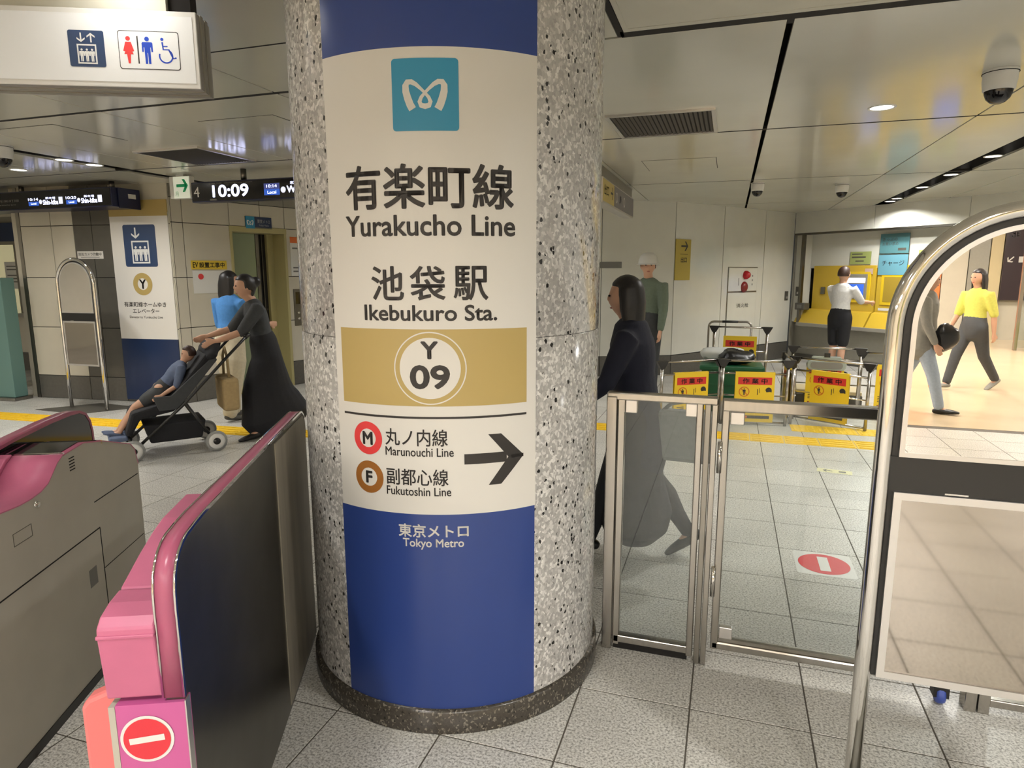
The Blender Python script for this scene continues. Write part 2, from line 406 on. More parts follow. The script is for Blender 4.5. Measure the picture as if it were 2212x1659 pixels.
def metro_m(F, cx, cz, k):
    P = [(890, 725, 52), (873, 695, 51), (858, 655, 50), (846, 612, 47), (845, 575, 43), (858, 553, 38), (885, 552, 34), (915, 568, 27), (950, 598, 20), (975, 622, 19), (1000, 650, 23), (1012, 678, 28), (1002, 701, 33), (975, 708, 36), (948, 701, 33), (938, 678, 28), (950, 650, 23), (975, 622, 19), (1000, 598, 20), (1035, 568, 27), (1065, 552, 34), (1092, 553, 38), (1105, 575, 43), (1104, 612, 47), (1092, 655, 50), (1077, 695, 51), (1060, 725, 52)]
    return F.stroke([(cx+(x-975)*k, cz-(z-633)*k) for x, z, _ in P], [w*k for *_, w in P])
def no_entry(parent, x, z, r, y, ang=0, m=None):
    Flat().disc(x, z, r, 40).place('roundel_rim', 'white_paint', parent, y)
    Flat().disc(x, z, r*.88, 40).place('roundel', 'no_entry_red', parent, y-.0008)
    a = radians(ang); T = lambda p, q: (x+p*cos(a)-q*sin(a), z+p*sin(a)+q*cos(a))
    Flat().poly([T(-r*.66, -r*.13), T(r*.66, -r*.13), T(r*.66, r*.13), T(-r*.66, r*.13)]).place('white_bar', 'white_paint', parent, y-.0016)

# ================================================================ FLOOR
CEIL = 2.55
floor = MB().box(-13, 6.5, -3.9, 14, -.06, -.0018).build('floor', 'grout'); tag(floor, kind='structure')
COLX, COLY, COLR = -1.0245, 2.378, .567
def quad_area(x, y, h):
    ps = [project((x+a*h, y+b*h, 0)) for a, b in ((-1, -1), (1, -1), (1, 1), (-1, 1))]
    if any(p is None for p in ps): return 0
    cx = sum(p[0] for p in ps)/4; cy = sum(p[1] for p in ps)/4
    if not (-60 < cx < 2270 and -60 < cy < 1760): return 0
    return abs(sum(ps[i][0]*ps[(i+1) % 4][1]-ps[(i+1) % 4][0]*ps[i][1] for i in range(4)))/2
tb = MB().box(-.1972, .1972, -.1972, .1972, -.012, 0, ch=.0012).mesh('floor_tile', 'floor_granite')
cells = []
for i in range(-33, 16):
    for j in range(-15, 28):
        x = -.06+.4*(i+.5); y = 2.22+.4*(j+.5)
        if y < -3.7 or y > 13.2 or sqrt((x-COLX)**2+(y-COLY)**2) < COLR-.3: continue
        # cells that only the ticket gates or the walls stand on are not in view
        cells.append((quad_area(x, y, .2), x, y))
cells.sort(reverse=True)
for a, x, y in cells[:300]:
    o = bpy.data.objects.new('floor_tile', tb); link(o, floor); o.location = (x, y, 0); o.rotation_euler = (0, 0, random.choice((0, pi/2, pi, 1.5*pi)))
rest = MB()
for a, x, y in cells[300:]: rest.box(x-.1965, x+.1965, y-.1965, y+.1965, -.012, 0)
tag(rest.build('far_tiles', 'floor_granite', floor), kind='stuff')
hall = MB().box(-13, 9, -16, -3.9, -.06, 0).build('floor', 'beige_tile'); tag(hall, kind='structure')

# yellow tactile paving
bars = MB().box(-.147, .147, -.147, .147, 0, .003)
for k in range(4): bars.box(-.13, .13, -.125+k*.075, -.1+k*.075, .003, .008)
bar_me = bars.mesh('tactile_tile', 'yellow_tactile')
dots = MB().box(-.147, .147, -.147, .147, 0, .003)
for a in range(5):
    for b in range(5): dots.lathe([(.014, .003), (.010, .008), (0, .008)], 8, -.116+a*.058, -.116+b*.058)
dot_me = dots.mesh('tactile_tile', 'yellow_tactile')
path = [Vector(p) for p in ((-9.3, 4.82), (-4.0, 5.2), (-1.25, 6.44), (3.7, 6.44))]
for a, b in zip(path, path[1:]):
    n = int((b-a).length/.3); d = (b-a).normalized()
    for k in range(n):
        p = a+d*(.3*(k+.5)); o = bpy.data.objects.new('tactile_tile', bar_me); link(o, floor); o.location = (p.x, p.y, 0); o.rotation_euler = (0, 0, atan2(d.y, d.x))
for k in range(9):
    o = bpy.data.objects.new('tactile_tile', dot_me); link(o, floor); o.location = (.8+.3*k, 6.97, 0)

# ================================================================ CEILING
ceil = MB().box(-13, 6.5, -3.95, 14, CEIL+.16, CEIL+.2).build('ceiling', 'dark_gap'); tag(ceil, kind='structure')
G = .005
def gy(y): return {3.05: .012, 3.33: .02, 5.25: .018, 8.03: .018, 10.8: .02}.get(round(y, 2), .008)
def cpanel(x0, x1, y0, y1, mt='ceiling_enamel', g0=G, g1=G, name='ceiling_panel'):
    return MB().box(x0+g0, x1-g1, y0+gy(y0), y1-gy(y1), CEIL, CEIL+.02, ch=.002).build(name, mt, ceil)
xs = [-13, -11.81, -10.48, -9.15, -7.82, -6.49, -5.16, -3.83, -2.5, -1.17, .18, 1.48, 2.83, 4.16, 6.5]
rowsL = [-3.95, -1.8, .45, 2.65, 3.33, 5.25, 8.03, 10.8, 14]; rowsR = [3.05, 5.25, 8.03, 10.8, 14]
for x0, x1 in zip(xs, xs[1:]):
    rows = rowsL if x1 <= -1.1 else rowsR
    g0 = .014 if abs(x0-.18) < .01 else G; g1 = .014 if abs(x1-.18) < .01 else G
    for y0, y1 in zip(rows, rows[1:]):
        if x0 < -6 and x1 > -6.5 and x0 > -6.6 and y1 > 2.7:       # lamp slot on the left
            cpanel(x0, -5.86, y0, y1); cpanel(-5.66, x1, y0, y1)
        elif abs(x0-1.48) < .01:                                 # lamp slot on the right
            cpanel(x0, 2.06, y0, y1); cpanel(2.26, x1, y0, y1)
        else: cpanel(x0, x1, y0, y1, g0=g0, g1=g1)
for x0, x1 in ((-1.17, -.5), (-.5, 2.0), (2.0, 4.3), (4.3, 6.5)):
    for y0, y1 in ((-3.95, -1.8), (-1.8, .45), (.45, 3.05)):
        if x0 == -.5: cpanel(x0+.012, x1, y0, y1-.045 if y1 > 3 else y1, 'ceiling_matt')
        elif x0 == -1.17: cpanel(x0, x1-.012, y0, y1, 'ceiling_matt')
        else: cpanel(x0, x1, y0, y1-.045 if y1 > 3 else y1, 'ceiling_matt')
for x0, x1 in zip(xs, xs[1:]):
    rows = rowsL if x1 <= -1.1 else rowsR
    for y in rows[1:-1]+([3.05] if rows is rowsR else []):
        hw = .06 if abs(y-3.05) < .01 else .03
        part('joint_strip', 'dark_gap', ceil, lambda b: b.box(max(x0, -.5) if (y == 3.05 and x0 < 0) else x0, x1, y-hw, y+hw, CEIL+.0012, CEIL+.02))
part('joint_strip', 'dark_gap', ceil, lambda b: b.box(-.514, -.486, 1.9, 3.05, CEIL+.0012, CEIL+.02))
# dark shadow gap where the column meets the ceiling, rim of the near panel
part('column_gap', 'dark_gap', ceil, lambda b: b.lathe([(COLR-.01, CEIL-.001), (COLR+.03, CEIL-.001), (COLR+.03, CEIL+.02)], 64, COLX, COLY))
part('panel_rim', 'ceiling_matt', ceil, lambda b: (b.box(-.48, 1.99, 2.955, 2.98, CEIL-.002, CEIL), b.box(-.48, -.46, 1.9, 2.955, CEIL-.002, CEIL)))
for x0, x1 in ((-5.86, -5.66), (2.06, 2.26)):
    part('lamp_slot', 'dark_gap', ceil, lambda b: (b.box(x0-.01, x0, 2.65, 13.9, CEIL+.021, CEIL+.14), b.box(x1, x1+.01, 2.65, 13.9, CEIL+.021, CEIL+.14), b.box(x0-.01, x1+.01, 2.65, 13.9, CEIL+.14, CEIL+.15)))
# service hatches: narrow grooves around flush doors
def hatch(x0, x1, y0, y1):
    o = part('hatch', 'dark_gap', ceil, lambda b: b.box(x0, x1, y0, y1, CEIL-.001, CEIL-.0002))
    part('hatch_door', 'ceiling_enamel', o, lambda b: b.box(x0+.006, x1-.006, y0+.006, y1-.006, CEIL-.0025, CEIL-.001))
hatch(-.83, -.17, 6.34, 6.99); hatch(-3.45, -2.85, 3.75, 4.35); hatch(-5.05, -4.45, 3.5, 4.1)
hc = MB().box(-13, 9, -16, -3.95, 2.85, 2.9).build('ceiling', 'white_paint'); tag(hc, kind='structure')
tag(MB().box(-13, 9, -3.98, -3.93, CEIL, 2.9).build('trim_1', 'white_paint'), kind='structure')

# ================================================================ WALLS
WF = dict(A=((-8.2, 5.87), 6.3), B=((-6.12, 6.10), 74.36), F=((-5.42, 8.6), 7.5), E=((-3.52, 8.85), 24.6), C=((-.79, 10.1), 55.7), D=((1.04, 12.78), -45.8), G=((-13, 7.5), 0))
def wpoint(k, x, z=0, y=0):
    (ox, oy), h = WF[k]; h = radians(h); return (ox+x*cos(h)-y*sin(h), oy+x*sin(h)+y*cos(h), z)
def wthing(k, name, label, cat, x, z=0, y=0, group=None):
    return thing(name, label, cat, wpoint(k, x, z, y), radians(WF[k][1]), group)
def wall(name, k, L, cells, back=.14, bm='dark_gap', z1=2.6, g=.004):
    o = MB().box(0, L, .014, back, 0, z1).build(name, bm); o.location = wpoint(k, 0); o.rotation_euler = (0, 0, radians(WF[k][1])); tag(o, kind='structure')
    for x0, x1, z0, z1_, mt in cells:
        MB().box(x0+g, x1-g, 0, .016, z0+g, z1_-g, ch=.0015).build('skirting_panel' if z1_ < .4 else 'wall_panel', mt, o)
    return o
zsA = [.29, .89, 1.49, 2.1, 2.56]
cA = []
for x0, x1, mt in ((0.02, .46, 'wall_cream'), (.46, .775, 'wall_cream'), (.775, 1.03, 'wall_dark'), (1.03, 1.3, 'wall_dark'), (1.3, 2.09, 'wall_cream')):
    cA.append((x0, x1, 0, .29, 'skirting'))
    for z0, z1 in zip(zsA, zsA[1:]):
        m2 = 'wall_dark' if (mt == 'wall_cream' and x0 == .46 and False) else mt
        cA.append((x0, x1, z0, z1, m2))
wall('wall_left', 'A', 2.10, cA)
part('corner_post', 'steel_dull', bpy.data.objects['wall_left'], lambda b: b.box(-.03, .02, -.004, .14, 0, 2.56))
# return wall left of it and the office front far left
rw = MB().box(-8.35, -8.215, 5.9, 7.5, 0, 2.56).build('wall_return', 'wall_cream'); tag(rw, kind='structure')
cG = [(i*1.2, i*1.2+1.2, 0.0, .29, 'skirting') for i in range(4)]+[(i*1.2, i*1.2+1.2, .29, .9, 'wall_cream') for i in range(4)]+[(i*1.2, i*1.2+1.2, 2.4, 2.56, 'wall_cream') for i in range(4)]
wg = wall('wall_office', 'G', 4.8, cG, bm='panel_grey')
wn = thing('window_1', None, None, wpoint('G', 0), 0, kind='structure')
for k in range(4):
    pbox('pane', mat('office_glow', (236, 230, 190), .3, emit=.55, ecol=(236, 226, 180)), wn, k*1.2+.05, k*1.2+1.15, -.004, .0, .92, 1.98)
    pbox('mullion', 'steel_dull', wn, k*1.2-.03, k*1.2+.03, -.02, .0, .9, 2.0)
pbox('window_sill', 'counter_grey', wn, 0, 4.8, -.12, 0, .86, .92)
bs = wthing('G', 'office_sign', 'long navy blue sign band above the lit office window', 'sign', 1.2, 2.03, -.05)
pbox('panel', 'navy', bs, 0, 3.4, -.02, .03, 0, .28)
for q, x in enumerate((2.12, 2.62)):
    nt_ = wthing('G', 'paper_notice', ('white paper notice on the office window nearest the left frame edge', 'white paper notice on the office window beside the teal board')[q], 'notice', x, 1.3, -.01)
    pbox('sheet', 'white_paint', nt_, 0, .34, -.004, 0, 0, .42)
    F = Flat()
    for z in (.34, .29, .2, .15, .1): F.rect(.04, .3, z, z+.018)
    F.place('print', 'grey_print', nt_, -.005)

# elevator front
cB = []
for x0, x1, zs in ((0.0, .15, (.3, .9, 1.49, 2.12, 2.4)), (.15, .75, (.3, .9, 1.49, 2.12, 2.4)), (.75, 1.19, (2.12, 2.4)), (1.19, 1.56, (2.12, 2.4)), (1.56, 2.0, (.33, .9, 1.49, 2.12, 2.4)), (2.0, 2.6, (.33, .9, 1.49, 2.12, 2.4))):
    for z0, z1 in zip(zs, zs[1:]): cB.append((x0, x1, z0, z1, 'wall_cream'))
    cB.append((x0, x1, 2.4, 2.56, 'panel_grey'))
    if zs[0] < 1: cB.append((x0, x1, 0, zs[0], 'skirting'))
wb = MB()
for a in ((0, .75, 0, 2.6), (1.56, 2.6, 0, 2.6), (.75, 1.56, 2.12, 2.6)): wb.box(a[0], a[1], .014, .5, a[2], a[3])
wbo = wb.build('wall_elevator', 'dark_gap'); wbo.location = wpoint('B', 0); wbo.rotation_euler = (0, 0, radians(74.36)); tag(wbo, kind='structure')
for x0, x1, z0, z1, mt in cB: MB().box(x0+.004, x1-.004, 0, .016, z0+.004, z1-.004, ch=.0015).build('skirting_panel' if z1 < .4 else 'wall_panel', mt, wbo)
ev = thing('door_1', None, None, wpoint('B', 0), radians(74.36), kind='structure')
pbox('frame_head', 'elevator_beige', ev, .74, 1.58, -.012, .34, 2.05, 2.12, bevel=.004)
pbox('jamb', 'elevator_beige', ev, .74, .775, -.012, .34, 0, 2.05, bevel=.004)
pbox('jamb', 'elevator_beige', ev, 1.535, 1.575, -.012, .34, 0, 2.05, bevel=.004)
pbox('door_leaf', 'elevator_green', ev, .775, 1.27, .25, .28, .01, 2.05, bevel=.003)
pbox('door_edge', 'steel_dark', ev, 1.27, 1.32, .24, .28, .01, 2.05, bevel=.003)
pbox('shaft_gap', 'black_plastic', ev, 1.32, 1.45, .28, .32, 0, 2.05)
pbox('door_track', 'steel_dark', ev, 1.37, 1.385, .26, .28, .01, 2.05)
pbox('door_leaf', 'elevator_beige', ev, 1.44, 1.54, .23, .28, .01, 2.05, bevel=.003)
pbox('threshold', 'steel_dull', ev, .75, 1.56, -.01, .32, 0, .006)

# walls hidden behind the column and the right-hand walls
wall('wall_back', 'F', 1.92, [(0, .95, 0, .3, 'skirting'), (.95, 1.91, 0, .3, 'skirting'), (0, .95, .3, 2.56, 'enamel'), (.95, 1.91, .3, 2.56, 'enamel')])
cE = [(x0, x1, z0, z1, mt) for x0, x1 in ((0, .72), (.72, 1.9), (1.9, 3.0)) for z0, z1, mt in ((0, .3, 'skirting'), (.3, 2.56, 'enamel'))]
wall('wall_rear', 'E', 3.0, cE)
cC = [(x0, x1, z0, z1, mt) for x0, x1 in ((0, 1.18), (1.18, 2.33), (2.33, 3.245)) for z0, z1, mt in ((0, .3, 'skirting'), (.3, 2.56, 'enamel'))]
wall('wall_right', 'C', 3.245, cC, g=.006)
# ticket machine alcove
wd = MB().box(0, 6, .65, .8, 0, 2.6).box(0, .02, .014, .65, 0, 2.6).build('wall_ticket', 'panel_grey'); wd.location = wpoint('D', 0); wd.rotation_euler = (0, 0, radians(-45.8)); tag(wd, kind='structure')
for x0, x1 in ((0, 1.5), (1.5, 2.9), (2.9, 6)): MB().box(x0+.003, x1-.003, 0, .1, 2.2, 2.555, ch=.002).build('fascia_panel', 'enamel', wd)
pbox('fascia_edge', 'steel_dark', wd, 0, 6, -.002, .12, 2.17, 2.2)
pbox('soffit', 'enamel', wd, 0, 6, .12, .65, 2.2, 2.22)
pbox('wall_panel', 'enamel', wd, .2, 6, .22, .24, 1.6, 2.2)
pbox('reveal_panel', 'enamel', wd, .02, .2, .05, .24, .66, 2.2)
pbox('post', 'steel_dark', wd, .16, .21, 0, .06, .64, 2.18, bevel=.004)
pbox('lower_panel', 'panel_grey', wd, .0, 6, .12, .2, .1, .62)
pbox('plinth', 'wall_dark', wd, 0, 6, .1, .18, 0, .1)
# outer enclosure
for n_, a in (('wall_east', (6.4, 6.5, -3.95, 9.0)), ('wall_west', (-13, -12.9, -3.95, 7.6))):
    tag(MB().box(*a, 0, 2.6).build(n_, 'enamel'), kind='structure')
tag(MB().box(5.1, 6.5, 8.5, 9.0, 0, 2.6).build('wall_east_return', 'enamel'), kind='structure')

# ---------------------------------------------------------------- things on the walls
es = wthing('A', 'elevator_sign', 'tall wall sign to the line platform elevator, gold top and navy foot', 'sign', 1.30, .03)
pbox('panel', 'sign_white', es, 0, .775, -.014, 0, .74, 2.2)
pbox('gold_band', 'sign_gold', es, 0, .775, -.015, 0, 2.16, 2.34)
pbox('navy_foot', 'navy', es, 0, .775, -.015, 0, 0, .74)
elevator_icon(es, .168, .6, 1.585, 2.065, -.0155, [(-.12, -90)])
Flat().ring(.37, 1.385, .068, .13, 40).place('line_ring', 'sign_gold', es, -.0155)
Flat().text('Y', .325, .415, 1.33, 1.44, .03).place('lettering', 'sign_ink', es, -.0155)
Flat().text('有楽町線ホームゆき', .09, .66, 1.118, 1.178, .01).place('lettering', 'sign_ink', es, -.0155)
Flat().text('エレベーター', .2, .56, 1.045, 1.1, .01).place('lettering', 'sign_ink', es, -.0155)
Flat().text('Elevator to Yurakucho Line', .15, .6, .985, 1.015, .0).place('lettering', 'sign_ink', es, -.0155)
cp = wthing('A', 'camera_notice', 'small white notice plate on the dark tiles above the arched mirror stand', 'notice', .8, 1.71)
pbox('plate', 'sign_white', cp, 0, .36, -.008, 0, 0, .09, bevel=.002)
Flat().text('防犯カメラ作動中', .02, .34, .035, .075, .02).rect(.05, .31, .015, .022).place('lettering', 'grey_print', cp, -.009)
ms = wthing('B', 'metro_sign', 'small blue operator name plate above the elevator door', 'sign', .97, 2.10)
pbox('plate', 'navy', ms, 0, .385, -.012, 0, 0, .15, bevel=.002)
Flat().rect(0, .13, 0, .15).place('logo_ground', 'logo_blue', ms, -.013)
metro_m(Flat(), .065, .072, .00032).place('logo', 'logo_white', ms, -.0138)
Flat().text('東京メトロ', .17, .36, .07, .12, .02).text('Tokyo Metro', .19, .34, .03, .055, .02).place('lettering', 'logo_white', ms, -.013)
ey = wthing('B', 'elevator_notice', 'yellow strip notice with black letters on the wall beside the elevator', 'notice', .21, 1.585)
pbox('strip', 'label_yellow', ey, 0, .46, -.006, 0, 0, .105)
Flat().text('EV', .02, .085, .02, .085, .02).text('設置工事中', .1, .43, .02, .085, .02).place('lettering', 'sign_ink', ey, -.007)
nw = wthing('B', 'white_notice', 'plain white sheet taped under the yellow elevator strip', 'notice', .22, 1.3)
pbox('sheet', 'white_paint', nw, 0, .44, -.005, -.001, 0, .27)
Flat().disc(.1, .2, .035).place('print', 'line_red', nw, -.006)
op = wthing('B', 'orange_poster', 'white poster with orange heading right of the elevator door', 'poster', 1.63, 1.5)
pbox('sheet', 'white_paint', op, 0, .3, -.006, -.001, 0, .52)
Flat().rect(0, .3, .44, .52).place('heading', 'orange', op, -.007)
F = Flat()
for z in (.05, .1, .36): F.rect(.03, .27, z, z+.02)
F.place('print', 'grey_print', op, -.007)
eb = wthing('B', 'call_panel', 'dark steel elevator call panel on the wall near the column', 'panel', 1.64, .82)
pbox('plate', 'steel_dark', eb, 0, .14, -.012, 0, 0, .5, bevel=.003)
pbox('display', 'black_gloss', eb, .03, .11, -.014, -.01, .3, .46)
for z in (.1, .18): part('button', 'chrome', eb, lambda b: b.lathe([(0, -.018), (.018, -.018), (.02, -.01)], 16, axis='y', c=(.07, 0, z)))

ys = wthing('C', 'direction_sign', 'tall yellow wall sign with a black right arrow', 'sign', .0, 1.42)
pbox('panel', mat('sign_yellow', (178, 157, 62), .4), ys, 0, .35, -.015, 0, 0, .6, bevel=.002)
Flat().arrow(.2, .5, .16, 0, .16).place('arrow', 'sign_ink', ys, -.016)
Flat().text('出口', .12, .26, .26, .34, .02).rect(.1, .28, .38, .385).place('lettering', 'sign_ink', ys, -.016)
hy = wthing('C', 'hydrant_box', 'flush fire hydrant cabinet with red alarm lamp in the glossy wall', 'cabinet', 1.33, .3)
pbox('frame', 'steel_dull', hy, 0, .83, -.004, 0, 0, 1.32)
pbox('upper_door', 'enamel', hy, .015, .815, -.014, -.002, .93, 1.305, bevel=.003)
pbox('lower_door', 'enamel', hy, .015, .815, -.014, -.002, .01, .905, bevel=.003)
part('alarm_lamp', mat('alarm_red', (190, 30, 44), .15), hy, lambda b: b.lathe([(0, -.1), (.04, -.09), (.068, -.05), (.07, -.014)], 20, axis='y', c=(.47, 0, 1.19)))
part('alarm_bell', mat('bell_red', (130, 34, 34), .3), hy, lambda b: b.lathe([(0, -.06), (.05, -.055), (.085, -.03), (.09, -.014)], 24, axis='y', c=(.45, 0, .995)))
Flat().text('消火栓', .26, .6, .66, .73, .02).place('lettering', 'grey_print', hy, -.015)
F = Flat()
for z in (1.02, 1.09, 1.16): F.rect(.66, .69, z, z+.03)
F.rect(.28, .3, 1.02, 1.14).place('print', 'grey_print', hy, -.015)
for q, (kk, x, z, lb) in enumerate((('C', 3.05, 1.04, 'small dark switch plate on the glossy wall left of the ticket alcove'), ('D', .07, 1.12, 'small dark switch plate inside the ticket alcove post'))):
    sw = wthing(kk, 'switch_plate', lb, 'switch', x, z, 0 if kk == 'C' else .05)
    pbox('plate', 'wall_dark', sw, 0, .1, -.012, 0, 0, .16, bevel=.003); pbox('rocker', 'aluminium', sw, .03, .07, -.018, -.01, .03, .07)
gp = wthing('E', 'grey_plate', 'narrow grey name plate on the rear wall beside the column', 'sign', 1.78, 1.6)
pbox('plate', 'grey_print', gp, 0, .42, -.01, 0, 0, .09, bevel=.002)

# ticket machines
tm0 = None
for q in range(3):
    t = wthing('D', 'ticket_machine', ('yellow ticket machine farthest left in the alcove, with the intercom ledge', 'yellow ticket machine behind the blue charge cards, mesh panel in front', 'yellow ticket machine half hidden behind the arched mirror')[q], 'ticket machine', (.29, 1.49, 2.69)[q], .66, .2, 'yellow ticket machines in the alcove')
    W_ = 1.17
    pbox('body', 'yellow_machine', t, .0, W_, 0, .42, 0, .98, bevel=.006)
    part('ledge', 'yellow_machine', t, lambda b: b.prism([(-.2, 0), (0, 0), (0, .24), (-.06, .22)], 'x', -.18 if q == 0 else 0, W_))
    pbox('bezel', 'yellow', t, .55, 1.1, -.02, 0, .38, .88, bevel=.006) if q != 1 else None
    if q != 1:
        pbox('screen_frame', 'panel_grey', t, .6, 1.05, -.03, -.018, .44, .84, bevel=.004)
        pbox('screen', 'screen_blue', t, .66, 1.0, -.032, -.029, .46, .68)
        pbox('screen_header', 'screen_white', t, .64, 1.02, -.032, -.029, .7, .78)
    else:
        pbox('speaker_frame', 'yellow', t, .08, .46, -.012, 0, .36, .84, bevel=.004)
        pbox('speaker_mesh', mat('mesh_ochre', (164, 138, 44), .6), t, .13, .41, -.015, -.01, .41, .8)
        pbox('screen_frame', 'panel_grey', t, .6, 1.05, -.03, 0, .44, .84, bevel=.004); pbox('screen', 'screen_blue', t, .66, 1.0, -.032, -.029, .48, .78)
        Flat().rect(.06, .3, .27, .31).rect(.05, .12, .2, .24).rect(.16, .26, .2, .24).place('print', 'white_paint', t, -.003)
    pbox('coin_slot', 'steel_dark', t, .18, .26, -.02, 0, .5, .62, bevel=.003) if q != 1 else None
ct = wthing('D', 'ticket_counter', 'long grey ledge running under the yellow ticket machines', 'counter', 0.02, .6)
pbox('ledge_top', 'counter_grey', ct, .15, 6, -.02, .25, .0, .06, bevel=.006)
ph = wthing('D', 'intercom', 'small black intercom box on the left end of the ticket ledge', 'intercom', .12, .88)
part('case', 'wall_dark', ph, lambda b: b.box(0, .2, -.02, .12, 0, .12, ch=.012)); pbox('grille', 'grey_print', ph, .05, .15, -.024, -.018, .03, .09)
for q, (x, z0, z1, mt, lb, tx) in enumerate(((1.5, 1.82, 2.12, 'sky_card_dark', 'upper teal card above the charge machine, small dark writing', None), (1.5, 1.49, 1.8, 'sky_card', 'sky blue card reading charge above the mesh speaker panel', 'チャージ'))):
    cdn = wthing('D', 'wall_card', lb, 'sign', x, z0, .19)
    pbox('card', mt, cdn, 0, .47, -.006, 0, 0, z1-z0)
    if tx: Flat().text(tx, .06, .42, .14, .22, .01).place('lettering', 'sign_ink', cdn, -.007)
    else: Flat().text('きっぷの', .04, .28, .19, .24, .01).text('お買い求め', .04, .3, .12, .17, .01).rect(.3, .43, .04, .08).place('lettering', 'wall_dark', cdn, -.007)
for x, lb in ((.98, 'small green notice left of the blue charge cards'), (2.12, 'small green notice right of the blue charge cards')):
    gn = wthing('D', 'green_notice', lb, 'notice', x, 1.66, .205, 'green notices above the ticket machines')
    pbox('card', 'green_card', gn, 0, .37, -.005, 0, 0, .2)
    Flat().rect(.03, .22, .155, .17).rect(.03, .28, .1, .125).rect(.1, .25, .04, .06).place('print', 'wall_dark', gn, -.006)
pk = wthing('D', 'pink_sticker', 'small pale pink sticker at the top of the leftmost ticket machine', 'sticker', 1.28, 1.5, .185)
pbox('sheet', mat('pale_pink', (206, 176, 160), .5), pk, 0, .14, -.004, 0, 0, .09)

# ================================================================ COLUMN AND ITS SIGN
col = thing('column', 'thick round column of speckled grey terrazzo with a dark foot', 'column', (COLX, COLY, 0), radians(23.3))
part('lower_drum', 'terrazzo', col, lambda b: b.lathe([(COLR, .08), (COLR, 1.338), (COLR-.004, 1.341)], 128))
part('upper_drum', 'terrazzo', col, lambda b: b.lathe([(COLR-.004, 1.341), (COLR, 1.344), (COLR, 2.7)], 128))
part('joint', 'dark_gap', col, lambda b: b.lathe([(COLR-.003, 1.337), (COLR-.003, 1.345)], 96))
part('foot', 'dark_terrazzo', col, lambda b: b.lathe([(COLR-.03, .088), (COLR+.008, .086), (COLR+.015, .078), (COLR+.015, 0)], 128))
sg = thing('station_sign', 'curved wrap sign on the column naming line and station, white between blue bands', 'sign', (COLX, COLY, 0), radians(23.3))
S0, S1, SC = -.418, .275, -.0725
R1, R2, R3, R4 = COLR+.0012, COLR+.0022, COLR+.003, COLR+.0038
def fr(x0, x1, z0, z1): return Flat().rect(x0, x1, z0, z1)
fr(S0, S1, 2.186, CEIL-.002).wrap('upper_blue_band', 'sign_blue', sg, R1)
fr(S0, S1, .779, 2.186).wrap('white_field', 'sign_white', sg, R1)
fr(S0-.003, S1-.003, .086, .779).wrap('lower_blue_band', 'sign_blue', sg, R1)
lg = Flat().poly(rrect(-.168, .0275, 1.956, 2.155, .01)).wrap('logo_ground', 'logo_blue', sg, R2)
metro_m(Flat(), -.0703, 2.0555, .195/450).wrap('logo_emblem', 'sign_white', sg, R3, .006)
T = lambda tx, a, b, c, d, bo, nm='lettering', mt='sign_ink', R=R2, **k: Flat().text(tx, a, b, c, d, bo, **k).wrap(nm, mt, sg, R)
T('有楽町線', -.341, .1945, 1.735, 1.866, .022)
T('Yurakucho Line', -.346, .199, 1.656, 1.719, .022)
T('池', -.2575, -.149, 1.464, 1.568, .018); T('袋', -.13, -.021, 1.464, 1.568, .018); T('駅', .003, .1105, 1.464, 1.568, .018)
T('Ikebukuro Sta.', -.287, .138, 1.401, 1.451, .022)
fr(-.389, .2395, 1.135, 1.376).wrap('gold_band', 'sign_gold', sg, R2)
Flat().ring(-.0745, 1.2545, .1105, .1145, 72).wrap('thin_ring', 'sign_white', sg, R3)
Flat().disc(-.0745, 1.2545, .096, 64).wrap('white_disc', 'sign_white', sg, R3)
T('Y', -.1025, -.0475, 1.2838, 1.3397, .035, R=R4); T('09', -.1385, -.012, 1.1895, 1.266, .035, R=R4)
fr(-.389, .239, 1.0945, 1.1015).wrap('rule', 'sign_ink', sg, R2)
for z, mt, ch, ja, en, ze in ((1.0215, 'line_red', 'M', '丸ノ内線', 'Marunouchi Line', 1.001), (.891, 'line_brown', 'F', '副都心線', 'Fukutoshin Line', .8725)):
    Flat().ring(-.2945, z, .0305, .0545, 48).wrap('line_ring', mt, sg, R2); Flat().disc(-.2945, z, .031, 32).wrap('line_disc', 'sign_white', sg, R2)
    T(ch, -.314, -.275, z-.022, z+.022, .035, R=R3) if ch == 'M' else T(ch, -.307, -.281, z-.021, z+.021, .035, R=R3)
    T(ja, -.2285, -.023, z-.016, z+.0395, .012); T(en, -.229, -.005 if ch == 'M' else -.015, z-.05, z-.021, .012)
Aw = Flat()
Aw.poly([(.0285, .945), (.168, .945), (.168, .979), (.0285, .979)])
Aw.poly([(.106, 1.04), (.149, 1.04), (.228, .962), (.228, .9555), (.178, .9555)]).poly([(.178, .9665), (.228, .9665), (.228, .96), (.149, .872), (.106, .872)])
Aw.wrap('arrow', 'sign_ink', sg, R2)
T('東京メトロ', -.192, .039, .7, .746, .022, mt='sign_white'); T('Tokyo Metro', -.178, .0235, .659, .696, .02, mt='sign_white')

